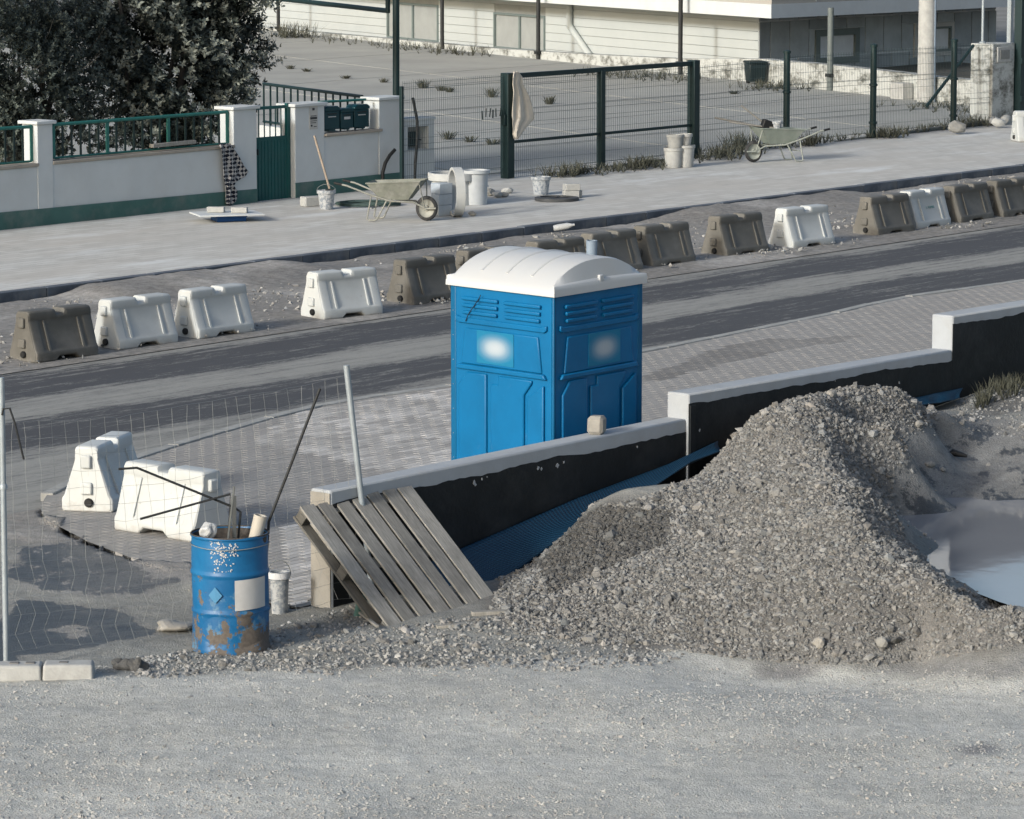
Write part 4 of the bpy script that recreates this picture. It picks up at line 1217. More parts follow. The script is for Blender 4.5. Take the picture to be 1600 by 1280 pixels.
# mesh: wires between the two poles, sagging
A0 = np.array(LP0) + np.array([-.35, -.05, 0]); 
B0 = np.array(RPb) + np.array([x3*.5, 0, 0])
fe = thing('wire_mesh', LP0, 0, 'thin sagging wire mesh strung between the two grey poles', 'wire mesh')
m = MB(); gm = random.Random(17)
nu, nv = 30, 13
G = {}
for i in range(nu + 1):
    s_ = i / nu
    bpt = A0 * (1-s_) + B0 * s_
    top = 1.78 - .06*math.sin(math.pi*s_) + (.0 if s_ < .9 else 0)
    for j in range(nv + 1):
        q = j / nv
        bul = .10*math.sin(s_*7 + q*2) + .05*math.sin(s_*15 + q*5)
        p = bpt + np.array([x2*s_*q*.9 + gm.gauss(0, .006), bul + gm.gauss(0, .005), .02 + q*top + .035*math.sin(s_*9)*(1-q) + gm.gauss(0, .005)])
        G[i, j] = p - LP0
for i in range(nu + 1):
    pts = []
    for j in range(nv + 1):
        p = G[i, j].copy()
        if j < 5: p[0] += .022*(-1)**j
        pts.append(tuple(p))
    m.tube(pts, .0012, 3, caps=False)
for j in range(nv + 1):
    m.tube([tuple(G[i, j]) for i in range(nu + 1)], .0012, 3, caps=False)
m.build('wires', M_WIRE, fe)
# little hooked rod at the left pole
rod('hooked_rod', [LP0 + np.array([lf.hit(4, 648)[0], -.03, lf.hit(4, 648)[1]]), LP0 + np.array([lf.hit(6, 638)[0], -.03, lf.hit(6, 638)[1]]), LP0 + np.array([lf.hit(16, 637)[0], -.03, lf.hit(16, 637)[1]]), LP0 + np.array([lf.hit(24, 660)[0], -.03, lf.hit(24, 660)[1]]), LP0 + np.array([lf.hit(38, 717)[0], -.03, lf.hit(38, 717)[1]])], .008, M_STEELDARK, 'black hooked rod hanging at the left grey pole', 'rod')
# concrete foot with two sockets
c0 = ground_pt(-10, 1064); c1 = ground_pt(146, 1060)
ft = thing('concrete_base_block', (c0 + c1)/2 + np.array([0, .06, -.01]), math.atan2(c1[1]-c0[1], c1[0]-c0[0]) + .03, 'pale concrete block foot at the base of the left pole', 'concrete foot')
L2 = np.linalg.norm(c1 - c0) / 2
bm = bmesh.new()
prof = [(-.115, 0), (.115, 0), (.1, .12), (-.1, .12)]
m = MB()
for x0, x1_, dz in ((-L2, -.012, 0), (-.008, L2, .004)):
    mm = MB().add([(x0, -.115, 0), (x1_, -.115, 0), (x1_, .115, 0), (x0, .115, 0), (x0 + .006, -.095, .12+dz), (x1_ - .006, -.095, .12+dz), (x1_ - .006, .095, .12+dz), (x0 + .006, .095, .12+dz)],
             [(0,3,2,1),(4,5,6,7),(0,1,5,4),(1,2,6,5),(2,3,7,6),(3,0,4,7)])
    mm.build('foot_block', M_CONC, ft, bevel=.02, seg=3)
for x0 in (-L2*.6, -.1, .14):
    MB().box(x0 - .035, x0 + .035, -.03, .03, .08, .1275).build('socket', M_PLUG if x0 < 0 and False else mat_simple('socket_shade', (.16, .16, .155), .2, 8, .95), ft, bevel=.006)
# ================================================================== far side of the street
M_FWALL = mat_simple('white_render_wall', lin(188, 194, 196), .06, 2, .9, bump=.1, dirt=.25, dirt_c=(.42, .41, .39), dscale=1.5)
M_PLINTH = mat_simple('green_painted_plinth', lin(66, 100, 96), .15, 2.5, .85, dirt=.5, dirt_c=(.2, .2, .19), dscale=2)
M_COPING = mat_simple('stained_coping', lin(160, 154, 144), .25, 4, .9, bump=.3, dirt=.6, dirt_c=(.12, .115, .105), dscale=4)
M_GREEN = mat_simple('dark_green_paint', lin(14, 76, 76), .12, 4, .5, dirt=.2, dirt_c=(.05, .09, .09), dscale=3)
M_RAIL = mat_simple('green_rail_paint', lin(40, 104, 98), .15, 6, .5)
M_FENCE = mat_simple('dark_green_fence_paint', lin(16, 40, 42), .15, 6, .5)
M_FWIRE = mat_simple('coated_fence_wire', lin(70, 84, 84), .1, 6, .6)
M_MAIL = mat_simple('mailbox_green_plastic', lin(6, 52, 60), .1, 4, .35)
WF = Frame(street_pt(23.3, 23.85), TH)             # the line of the boundary wall, its front face
def fz(u, v, y=0): return WF.hit(u, v, y)
def fx(u, y=0.0): return WF.hit(u, 300, y)[0]
bw_ = thing('boundary_wall', WF.P, TH, 'white rendered boundary wall with green plinth and railings, left background', 'wall')
zb = -.35
def top_line(u0, v0, u1, v1):
    a = fz(u0, v0); b = fz(u1, v1); return a, b
def wall_seg(u0, v0, u1, v1, thick=.22):
    a, b = top_line(u0, v0, u1, v1)
    MB().prism_y([(a[0], zb), (b[0], zb), (b[0], b[1]), (a[0], a[1])], 0, thick).build('wall_section', M_FWALL, bw_, bevel=.01)
    MB().prism_y([(a[0] + .002, a[1]), (b[0] - .002, b[1]), (b[0] - .002, b[1] + .05), (a[0] + .002, a[1] + .05)], -.03, thick + .03).build('coping', M_COPING, bw_, bevel=.01)
wall_seg(-260, 291, 60, 260); wall_seg(82, 257, 366, 231)
def pillar(u0, u1, vt, depth=.34, cap=True):
    x0, x1 = fx(u0), fx(u1); z = fz((u0+u1)/2, vt)[1]
    MB().box(x0, x1, -.012, depth, zb, z).build('pillar', M_FWALL, bw_, bevel=.01)
    if cap: MB().box(x0 - .05, x1 + .05, -.06, depth + .05, z, z + .055).build('pillar_cap', M_COPING if False else M_FWALL, bw_, bevel=.012)
pillar(59, 83, 194); pillar(365, 401, 171); pillar(461, 507, 166); pillar(592, 627, 156)
# wall with the mailbox opening
xa, xb = fx(507), fx(592)
zo = fz(548, 212)[1]
MB().prism_y([(xa, zb), (xb, zb), (xb, fz(592, 205)[1]), (xa, fz(507, 214)[1])], 0, .22).build('wall_section', M_FWALL, bw_, bevel=.01)
MB().prism_y([(xa + .003, fz(507, 213.5)[1] + .002), (xb + .06, fz(590, 206)[1] + .002), (xb + .06, fz(590, 206)[1] + .05), (xa + .003, fz(507, 213.5)[1] + .05)], -.05, .2).build('sill', M_COPING, bw_, bevel=.01)
def plinth(u0, v0, u1, v1):
    a, b = fz(u0, v0), fz(u1, v1)
    MB().prism_y([(a[0], zb), (b[0], zb), (b[0], b[1]), (a[0], a[1])], -.022, .0).build('plinth', M_PLINTH, bw_, bevel=.004)
plinth(-260, 356, 401, 295); plinth(461, 286, 627, 269)
def railing(u0, vt0, u1, vt1, vb0, vb1, n, yy=.1, posts=()):
    a, b = fz(u0, vt0, yy), fz(u1, vt1, yy); c, d_ = fz(u0, vb0, yy), fz(u1, vb1, yy)
    r = MB().tube([(a[0], yy, a[1]), (b[0], yy, b[1])], .028, 8).build('railing', M_RAIL, bw_, smooth=60)
    MB().tube([(c[0], yy, c[1]), (d_[0], yy, d_[1])], .018, 8).build('bottom_rail', M_RAIL, r, smooth=60)
    for k in range(n + 1):
        s_ = k / n
        x = a[0] + (b[0]-a[0])*s_; zt = a[1] + (b[1]-a[1])*s_; zl = c[1] + (d_[1]-c[1])*s_
        th_ = .03 if k in posts else .014
        MB().box(x - th_, x + th_, yy - .012, yy + .012, zl, zt).build('baluster', M_RAIL if k in posts else M_FENCE, r)
railing(83, 195, 355, 175, 247, 224, 20, posts=(0, 6, 13, 20))
railing(-150, 211, 49, 198, 268, 252, 14, posts=(0, 7, 14))
# pedestrian gate
x0, x1 = fx(402), fx(460.5)
gate = thing('pedestrian_gate', WF.P + WF.x * x0 + np.array([0, 0, 0]), TH, 'solid green metal pedestrian gate with barred top between white pillars', 'gate')
gw = x1 - x0; zt = fz(402, 170)[1]; zm = fz(402, 219)[1]; z0_ = fz(430, 320)[1]
MB().box(.02, gw - .02, .1, .13, z0_, zm).build('gate_leaf', M_GREEN, gate, bevel=.004)
for k in range(11):
    xx = .06 + (gw - .12) * k / 10
    MB().box(xx - .006, xx + .006, .094, .1005, z0_ + .03, zm - .03).build('pressed_rib', M_GREEN, gate)
MB().box(.0, .055, .09, .15, z0_, zt + .02).build('stile', M_GREEN, gate, bevel=.004)
MB().box(gw - .075, gw, .09, .15, z0_, zt + .05).build('stile', M_GREEN, gate, bevel=.004)
MB().box(.055, gw - .075, .095, .145, zt - .03, zt + .02).build('top_rail', M_GREEN, gate, bevel=.004)
MB().box(.055, gw - .075, .098, .14, zm - .01, zm + .03).build('middle_rail', M_GREEN, gate, bevel=.004)
for k in range(1, 6):
    xx = .04 + (gw - .1) * k / 6
    MB().tube([(xx, .12, zm), (xx, .12, zt)], .011, 6).build('bar', M_GREEN, gate)
MB().box(.06, .09, .04, .09, z0_ + .85, z0_ + .95).build('latch', M_FENCE, gate, bevel=.004)
MB().box(-.03, gw + .03, -.12, .3, z0_ - .2, z0_ + .0).build('threshold', M_CONC, bw_).matrix_local = Matrix.Translation((x0, 0, 0))
# mailboxes in the opening, each its own
zs = fz(548, 206)[1] + .04
for i, (u0, u1, vt, lab) in enumerate([(509, 533, 166, 'left one of three dark green mailboxes in the white wall opening'), (535, 554, 169, 'narrow middle mailbox with a white label in the wall opening'), (556, 579, 163, 'right one of three dark green mailboxes in the white wall opening')]):
    a, b = fx(u0), fx(u1); w_ = b - a; h_ = fz((u0+u1)/2, vt)[1] - zs
    mb = thing('mailbox', WF.P + WF.x * a + WF.y * .02 + np.array([0, 0, zs]), TH, lab, 'mailbox', 'mailboxes in the wall opening')
    MB().box(0, w_, 0, .2, .02, h_ * .8).build('box', M_MAIL, mb, bevel=.012)
    MB().prism_y([(-.008, h_*.8), (w_ + .008, h_*.8), (w_ + .008, h_*.9), (w_*.85, h_), (w_*.15, h_), (-.008, h_*.9)], -.015, .2).build('lid', M_MAIL, mb, bevel=.012)
    MB().box(w_*.2, w_*.8, -.004, .002, h_*.66, h_*.7).build('slot', M_PLUG, mb)
    MB().box(w_*.25, w_*.75, -.004, .002, h_*(.48 if i == 1 else .55), h_*(.60 if i == 1 else .585)).build('name_plate', M_LABEL, mb)
    MB().box(w_*.3, w_*.7, .0, .1, 0.0, .021).build('foot', M_MAIL, mb)
a, b = fz(507, 160), fz(580, 156)
mr_ = thing('mailbox_rail', WF.P + WF.x * fx(507), TH, 'green rail above the mailboxes in the wall opening', 'rail')
MB().tube([(0, .12, a[1]), (fx(580) - fx(507), .12, b[1])], .022, 8).build('tube', M_RAIL, mr_, smooth=60)
# notice on the pillar
a, b = fx(483), fx(496)
no = thing('notice_sheet', WF.P + WF.x * a + WF.y * (-.016) + np.array([0, 0, fz(490, 202)[1]]), TH, 'small printed notice fixed to the white pillar right of the gate', 'notice')
nh = fz(490, 165)[1] - fz(490, 202)[1]; nw = b - a
MB().box(0, nw, -.004, .003, 0, nh).build('sheet', mat_simple('notice_paper', lin(176, 176, 172), .1, 5, .8), no)
MI = mat_simple('notice_ink', lin(60, 62, 64), .2, 8, .8)
for z0, z1, x0, x1 in [(.80, .90, .35, .62), (.42, .52, .1, .9), (.55, .58, .15, .85), (.34, .37, .12, .88), (.26, .29, .12, .8), (.12, .2, .15, .35), (.1, .13, .5, .85)]:
    MB().box(nw*x0, nw*x1, -.0065, -.0035, nh*z0, nh*z1).build('print_line', MI, no)
# house number, faint
# courtyard railing behind the gate
rp0 = street_pt(*TR(413, 205)); 
RF = Frame(WF.P + WF.x * fx(592, .7) + WF.y * .7, R(-62))
cr = thing('courtyard_railing', RF.P, RF.yaw, 'dark green barred railing behind the mailbox pillar', 'railing')
a, b = RF.hit(412, 131), RF.hit(566, 151); c, d_ = RF.hit(412, 190), RF.hit(566, 212)
MB().tube([(a[0], 0, a[1]), (b[0], 0, b[1])], .03, 8).build('top_rail', M_FENCE, cr, smooth=60)
MB().tube([(c[0], 0, c[1]), (d_[0], 0, d_[1])], .025, 8).build('bottom_rail', M_FENCE, cr, smooth=60)
for k in range(15):
    s_ = k / 14; x = a[0] + (b[0]-a[0])*s_; z1 = a[1] + (b[1]-a[1])*s_; z0 = c[1] + (d_[1]-c[1])*s_
    MB().box(x-.017, x+.017, -.012, .012, z0 - (.9 if k % 5 == 1 else 0), z1).build('bar', M_FENCE, cr)
MB().box(a[0], b[0], -.1, .1, -.5, c[1] - .06).build('low_wall', M_FWALL, cr)
# checked shirt over the wall end
t = NT('checked_cloth')
wa = [t.node('ShaderNodeTexWave') for _ in range(2)]
for w_, dr in zip(wa, ('X', 'Z')):
    w_.wave_type = 'BANDS'; w_.bands_direction = dr; w_.inputs['Scale'].default_value = 4.6; w_.inputs['Distortion'].default_value = 1.2; t.link(t.co, w_.inputs[0])
sm = t.math('ADD', wa[0].outputs['Fac'], wa[1].outputs['Fac'])
t.color(t.mix(t.ramp(sm, [(.95, 0.0), (1.55, 1.0)]), lin(34, 38, 48), lin(160, 160, 160)))
M_CHECK = t.set(.95, 0, .1)
def drape(name, px, y0, mat, label, cat, frame, seed, back=.12, amp=.025, n=18):
    """a hanging cloth from left and right outlines in the wall's frame, folded in depth"""
    g = random.Random(seed); rows = []
    for (ul, ur, v) in px:
        l, r = frame.hit(ul, v, y0), frame.hit(ur, v, y0); row = []
        for k in range(n + 1):
            s_ = k / n
            x = l[0] + (r[0]-l[0])*s_; z = l[1] + (r[1]-l[1])*s_
            y = y0 - .02 - amp * (1 + math.sin(s_*13 + len(rows)*.5)) - amp*.6*math.sin(s_*29 + len(rows)*.9)
            row.append((x, y, z))
        rows.append(row)
    o0 = np.array(rows[0][n//2]); m = MB().grid([[tuple(np.array(p) - o0) for p in r] for r in rows])
    o = m.build(name, mat, smooth=180)
    o.matrix_world = Matrix.Translation(Vector(frame.P + frame.x*o0[0] + frame.y*o0[1] + np.array([0, 0, o0[2]]))) @ Matrix.Rotation(frame.yaw, 4, 'Z')
    sd = o.modifiers.new('thick', 'SOLIDIFY'); sd.thickness = .008
    return tag(o, label, cat)
drape('checked_shirt', [(338, 356, 224), (341, 362, 232), (342, 370, 245), (343, 376, 258), (345, 383, 268), (346, 378, 276), (348, 366, 283), (349, 362, 290), (350, 368, 298), (350, 369, 308), (351, 366, 315), (352, 357, 321)], -.03, M_CHECK, 'dark checked shirt draped over the white wall left of the gate', 'shirt', WF, 3)
o0 = WF.P + WF.x * fx(241) + WF.y * .05 + np.array([0, 0, fz(241, 236)[1] + .05])
L_ = fx(308) - fx(241)
o = MB().box(0, L_, -.05, .05, 0, .06).build('timber', M_WOOD, bevel=.006); o.matrix_world = Matrix.Translation(Vector(o0)) @ Matrix.Rotation(TH, 4, 'Z') @ Matrix.Rotation(-.045 + math.atan2(fz(340, 231)[1]-fz(82, 257)[1], fx(340)-fx(82))+.045, 4, 'Y')
o.matrix_world = Matrix.Translation(Vector(o0)) @ Matrix.Rotation(TH, 4, 'Z') @ Matrix.Rotation(-math.atan2(fz(340, 231)[1]-fz(82, 257)[1], fx(340)-fx(82)), 4, 'Y')
tag(o, 'grey timber lying on the wall coping below the railing', 'timber')

# ------------------------------------------------------------------ sidewalk clutter
def SW(u, v): return S(u, v, .088)
# white board on a blue crate in front of the gate
P = SW(357, 345)
ms = thing('blue_crate', P, R(20), 'low blue crate under a white board in front of the green gate', 'crate')
M_CRATE = mat_simple('blue_crate_plastic', lin(20, 70, 130), .15, 5, .5)
MB().box(-.24, .24, -.2, .2, 0, .09).build('crate_body', M_CRATE, ms, bevel=.012)
MB().box(-.255, .255, -.215, .215, .07, .1).build('crate_rim', M_CRATE, ms, bevel=.01)
o = MB().box(-.55, .5, -.38, .38, 0, .025).build('white_board', M_FWALL, bevel=.006); o.location = P + np.array([0, 0, .102]); o.rotation_euler = (0, 0, R(18)); tag(o, 'white board lying on the blue crate in front of the gate', 'board')
for dx, dy, L2_, lab in ((-.2, .05, .28, 'long grey block lying on the white board, left one'), (.18, -.03, .26, 'grey block lying on the white board, right one')):
    o = MB().box(-L2_/2, L2_/2, -.06, .06, 0, .09).build('cement_block', M_CONC, bevel=.012); o.location = P + np.array([dx, dy, .128]); o.rotation_euler = (0, 0, R(-8)); tag(o, lab, 'block')

# wheelbarrow
M_WBTRAY = mat_simple('cement_crusted_tray', lin(118, 122, 114), .25, 6, .85, bump=.4, bscale=25, dirt=.6, dirt_c=(.32, .32, .31), dscale=5)
M_WBTRAY2 = mat_simple('green_wheelbarrow_paint', lin(124, 134, 127), .15, 6, .7, bump=.2, dirt=.5, dirt_c=(.32, .32, .31), dscale=5)
M_WBFRAME = mat_simple('wheelbarrow_tube', lin(138, 140, 134), .2, 8, .6, .2)
M_TYRE = mat_simple('tyre_rubber', (.03, .032, .034), .3, 12, .85, dirt=.5, dirt_c=(.14, .14, .135), dscale=8)
def wheelbarrow(P, yaw, tray_mat, frame_mat, label, group):
    w = thing('wheelbarrow', P, yaw, label, 'wheelbarrow', group)
    # tray: x forward (wheel at +x)
    b0 = [(-.28, -.19, .34), (.22, -.15, .34), (.22, .15, .34), (-.28, .19, .34)]
    t0 = [(-.50, -.31, .60), (.47, -.29, .64), (.47, .29, .64), (-.50, .31, .60)]
    m = MB(); th = .012
    m.add(b0 + t0, [(0,3,2,1), (0,1,5,4), (1,2,6,5), (2,3,7,6), (3,0,4,7)])
    bi = [(x*.96, y*.95, z + .015) for x, y, z in b0]; ti = [(x*.975, y*.965, z + .002) for x, y, z in t0]
    m.add(bi + ti, [(0,1,2,3), (0,4,5,1), (1,5,6,2), (2,6,7,3), (3,7,4,0)])
    m.add(t0 + ti, [(0,1,5,4), (1,2,6,5), (2,3,7,6), (3,0,4,7)])
    tr_ = m.build('tray', tray_mat, w, smooth=30)
    MB().tube([t0[0], t0[1], t0[2], t0[3], t0[0]], .013, 6).build('tray_rim', tray_mat, tr_, smooth=60)
    for sg in (-1, 1):
        MB().tube([(-.98, .29*sg, .58), (-.86, .285*sg, .56), (-.45, .25*sg, .42), (-.1, .2*sg, .32), (.3, .1*sg, .3), (.52, .075*sg, .2), (.70, .075*sg, .205)], .016, 8).build('handle_tube', frame_mat, w, smooth=60)
        MB().tube([(-1.08, .29*sg, .60), (-.94, .29*sg, .575)], .021, 8).build('grip', M_PLUG, w, smooth=60)
        MB().tube([(-.15, .2*sg, .33), (-.32, .25*sg, .03), (-.36, .25*sg, .012), (-.46, .24*sg, .012), (-.50, .24*sg, .03), (-.42, .24*sg, .41)], .014, 8).build('leg', frame_mat, w, smooth=60)
        MB().tube([(.45, .27*sg, .61), (.50, .085*sg, .22)], .011, 6).build('tray_brace', frame_mat, w, smooth=60)
    MB().tube([(-.42, -.24, .2), (-.42, .24, .2)], .011, 6).build('leg_brace', frame_mat, w, smooth=60)
    Mw = Matrix.Translation((.52, 0, .2)) @ Matrix.Rotation(math.pi/2, 4, 'X')
    ty = []
    for k in range(13):
        a = math.pi * (-.5 + k / 12); ty.append((.145 + .055*math.cos(a), .042*math.sin(a)))
    wh = MB().lathe(ty, 28, Mw).build('wheel', M_TYRE, w, smooth=60)
    MB().lathe([(0, -.03), (.04, -.03), (.05, -.012), (.13, -.02), (.146, -.036), (.146, .036), (.13, .02), (.05, .012), (.04, .03), (0, .03)], 24, Mw).build('rim', frame_mat, wh, smooth=40)
    MB().tube([(.52, -.09, .2), (.52, .09, .2)], .01, 8).build('axle', frame_mat, wh)
    return w
def wb_at(u, v, yaw, *a):
    c = SW(u, v); X = np.array([math.cos(yaw), math.sin(yaw), 0]); P = c - X*.52*.9; P[2] = s_z(P) + .088
    w = wheelbarrow(P, yaw, *a); w.scale = (.9, .95, 1.0)
    return w
wb_at(667, 345, R(-12), M_WBTRAY, M_WBFRAME, 'cement-crusted wheelbarrow in front of the white wall, wheel to the right', 'wheelbarrows on the far sidewalk')
w2 = wb_at(1177, 254, R(202), M_WBTRAY2, mat_simple('pale_green_tube', lin(142, 148, 142), .15, 8, .6), 'greenish wheelbarrow loaded with tools by the mesh fence', 'wheelbarrows on the far sidewalk')
yaw2 = R(202); X2 = np.array([math.cos(yaw2), math.sin(yaw2), 0])
wc = np.array(w2.matrix_world.translation)
wfm = Frame(wc, 0)
def wpx(u, v, dy=0): x, z = wfm.hit(u, v, dy); return wc + np.array([x, dy, z])
rod('tool_handle', [wpx(1225, 205, .05), wpx(1117, 184, -.05)], .018, M_WOODDARK, 'long dark tool handle sticking left out of the loaded wheelbarrow', 'tool')
rod('tool_handle', [wpx(1232, 203, 0), wpx(1140, 191, -.1)], .016, M_WOOD, 'second shorter handle below the long one in the loaded wheelbarrow', 'tool')
rod('tool_handle', [wpx(1203, 200, .1), wpx(1158, 165, .1)], .016, M_WOOD, 'tool handle rising to the upper left from the loaded wheelbarrow', 'tool')
o = MB().box(-.12, .12, -.08, .08, 0, .18).build('rubber_block', M_PLUG, bevel=.02); o.location = wpx(1197, 203, .02); o.rotation_euler = (0, .35, .3); tag(o, 'black block lying in the loaded wheelbarrow', 'block')
bucket('small_pail', wpx(1214, 203, .02), .075, .09, .16, M_PAINTB, 'small pale pail sitting in the loaded wheelbarrow', 'pail', handle=False)

# shovel in a bucket, blocks
P = SW(510, 327)
bucket('builders_bucket', P, .105, .145, .31, M_PAINTB, 'grey bucket holding a shovel by the wall right of the gate', handle=.3)
bf = Frame(P, 0)
def bpx(u, v, dy=0): x, z = bf.hit(u, v, dy); return P + np.array([x, dy, z])
shv = thing('shovel', bpx(515, 315, .02), 0, 'wooden-handled shovel standing in the grey bucket', 'shovel')
o0 = bpx(515, 315, .02)
MB().tube([tuple(bpx(515, 295, .02) - o0), tuple(bpx(491, 212, .12) - o0)], .019, 8).build('handle', mat_simple('ash_handle', lin(150, 138, 124), .2, 8, .7), shv, smooth=60)
MB().box(-.07, .07, -.004, .004, -.02, .2).build('blade', M_STEELDARK, shv)
for k, (u, v, lab) in enumerate([(487, 318, 'concrete block on the sidewalk left of the shovel bucket'),]):
    o = MB().box(-.17, .17, -.1, .1, 0, .16).build('concrete_block', M_CONC, bevel=.012); o.location = SW(u, v + 4); o.rotation_euler = (0, 0, .6); tag(o, lab, 'block')
# hose coil under the wheelbarrow
pts = []
for k in range(150):
    a = k * .21; r = .42 + .03*math.sin(k*.7)
    pts.append((r*math.cos(a)*1.2, r*math.sin(a)*.9, .012 + .0003*k))
o = MB().tube(pts, .013, 6).build('hose_coil', mat_simple('green_hose', lin(58, 76, 74), .2, 8, .7), smooth=180); o.location = SW(575, 321); tag(o, 'coiled dark green hose by the wall behind the wheelbarrow', 'hose')
# black conduits
cf = Frame(SW(600, 295), TH)
def conduit(px, lab, y=-.05, r=.032):
    pts = [(cf.hit(u, v, y)[0], y, cf.hit(u, v, y)[1]) for u, v in px]
    o = MB().tube([tuple(np.array(p) - np.array(pts[0])) for p in pts], r, 10).build('cable_conduit', M_PLUG, smooth=60)
    p0 = cf.P + cf.x*pts[0][0] + cf.y*pts[0][1] + np.array([0, 0, pts[0][2]])
    o.matrix_world = Matrix.Translation(Vector(p0)) @ Matrix.Rotation(TH, 4, 'Z'); tag(o, lab, 'conduit')
conduit([(598, 292), (598, 270), (602, 255), (609, 243), (617, 234)], 'short bent black conduit rising at the right end of the white wall')
conduit([(648, 285), (649, 255), (652, 215), (652, 190), (648, 168), (645, 153)], 'tall black conduit in front of the white meter niche', -.12, .026)
# meter niche
x0, x1 = fx(627.5), fx(682); zt = fz(655, 189)[1]
mn = thing('meter_niche', WF.P + WF.x*x0, TH, 'white masonry meter niche with open recess right of the boundary wall', 'meter niche')
wn_ = x1 - x0
ra, rb = fx(641) - x0, fx(673) - x0; rz0, rz1 = fz(655, 234)[1], fz(655, 198)[1]
for bxs in ((0.003, ra, zb, zt), (rb, wn_, zb, zt), (ra, rb, zb, rz0), (ra, rb, rz1, zt)):
    MB().box(bxs[0], bxs[1], .05, .4, bxs[2], bxs[3]).build('masonry', M_FWALL, mn)
MB().box(ra, rb, .25, .39, rz0, rz1).build('recess_back', mat_simple('recess_grey', lin(140, 142, 142), .2, 6, .9), mn)
MB().box(-.01, wn_ + .02, .03, .42, zt, zt + .05).build('cap', M_FWALL, mn, bevel=.01)
MB().box(ra + .05, rb - .1, .2, .249, rz0 + .05, rz0 + .3).build('meter_box', M_FENCE, mn, bevel=.01)
MB().tube([(ra + .05, .18, rz1 - .1), (ra + .2, .16, rz0 + .2), (rb - .05, .18, rz0 + .15)], .012, 6).build('cable', M_PLUG, mn)
# stack of pale blocks, rings, tub
P = SW(690, 337)
for k in range(3):
    o = MB().box(-.13, .13, -.12, .12, 0, .172).build('pale_block', M_CONCBLUE, bevel=.01); o.location = P + np.array([0, 0.05, k*.174]); o.rotation_euler = (0, 0, R(30 + 4*k))
    tag(o, ['bottom', 'middle', 'top'][k] + ' block of the pale block stack right of the wheelbarrow', 'block', 'pale block stack')
def ring(name, r, w, h, mat): return MB().lathe([(r, 0), (r, h), (r - w, h), (r - w, 0), (r, 0)], 40).build(name, mat, bevel=.006)
M_RINGW = mat_simple('white_concrete_ring', lin(170, 174, 174), .08, 5, .85, bump=.2, dirt=.3, dirt_c=(.35, .34, .32), dscale=4)
o = ring('concrete_ring', .395, .05, .15, M_RINGW)
p_ = SW(716, 338); o.matrix_world = Matrix.Translation(Vector(p_ + np.array([0, 0, .393]))) @ Matrix.Rotation(R(12), 4, 'Z') @ Matrix.Rotation(math.pi/2, 4, 'Y') @ Matrix.Translation((0, 0, -.1)); tag(o, 'white concrete ring standing on edge beside the block stack', 'concrete ring', 'concrete rings')
for k in range(3):
    o = ring('concrete_ring', .36 if k < 2 else .42, .05, .2 if k < 2 else .12, M_RINGW); o.location = SW(708, 321) + np.array([.0, .25, k*.202]); tag(o, ['lowest', 'middle', 'top wide'][k] + ' concrete ring lying flat in the stack behind the upright ring', 'concrete ring', 'concrete rings')
tb = thing('mortar_tub', SW(742, 321) + np.array([0, .2, 0]), 0, 'tall pale cylindrical tub right of the upright concrete ring', 'tub')
MB().lathe([(0, 0), (.2, 0), (.215, .5), (.25, .52), (.25, .57), (.205, .57), (.19, .05), (0, .05)], 32).build('tub_wall', mat_simple('pale_grey_tub', lin(168, 174, 178), .1, 6, .7), tb, smooth=35)
# rubble heap by the gate post
gr_ = random.Random(41)
for k, (u, v, s_, lab) in enumerate([(765, 306, .2, 'dark broken slab left of the gate post'), (776, 309, .17, 'grey rubble lump in front of the gate post, leftmost'), (788, 308, .15, 'pale rubble lump beside the gate post'), (793, 302, .18, 'broken block leaning at the gate post foot'), (738, 338, .12, 'small pale lump at the foot of the upright ring'), (752, 300, .22, 'large grey chunk behind the rubble by the gate post')]):
    o = rock_mesh('rubble_lump', s_*1.3, s_, s_*.8, 60 + k, 2, .2, M_CONC if k % 2 else M_ROCKGREY); o.location = SW(u, v); tag(o, lab, 'rubble')
bucket('builders_bucket', SW(845, 304), .125, .16, .3, M_PAINTB, 'pale dented bucket standing alone right of the gate post', handle=False)
mh = thing('manhole_frame', SW(870, 313), R(12), 'round dark manhole frame lying on the sidewalk', 'manhole frame')
MB().lathe([(.37, 0), (.37, .05), (.30, .06), (.28, .06), (.28, 0)], 36).build('frame', mat_simple('cast_iron', (.06, .065, .07), .3, 10, .7, .2, dirt=.4), mh, smooth=30)
for k in range(5):
    MB().box(-.27, .27, -.02, .02, .01, .045, Matrix.Rotation(k*math.pi/5, 4, 'Z')).build('spoke', M_STEELDARK, mh)
for u, v, dz, lab in [(892, 309, 0, 'lower left concrete block of the pair by the manhole frame'), (902, 308, 0, 'lower right small block beside the manhole frame'), (893, 309, .122, 'upper concrete block on the pair by the manhole frame')]:
    L2_ = .13 if u != 902 else .07
    o = MB().box(-L2_, L2_, -.1, .1, 0, .12).build('concrete_block', M_CONC, bevel=.01); o.location = SW(u, v) + np.array([0, 0, dz]); o.rotation_euler = (0, 0, .15 + dz); tag(o, lab, 'block')
# tubs by the right gate post
for u, v, r, h, dz, dx, lab in [(1052, 262, .17, .36, 0, 0, 'grey bucket of the lower left by the right gate post'), (1070, 261, .18, .4, 0, 0, 'bluish bucket by the right gate post'), (1052, 262, .15, .24, .365, .03, 'upper bucket stacked on the left one by the right gate post'), (1069, 261, .14, .2, .405, 0, 'top small bucket stacked on the bluish one by the gate post')]:
    bucket('builders_bucket', SW(u, v) + np.array([dx, 0, dz]), r*.85, r, h, M_CONC if dx == 0 else M_KERB_PALE, lab, handle=False)
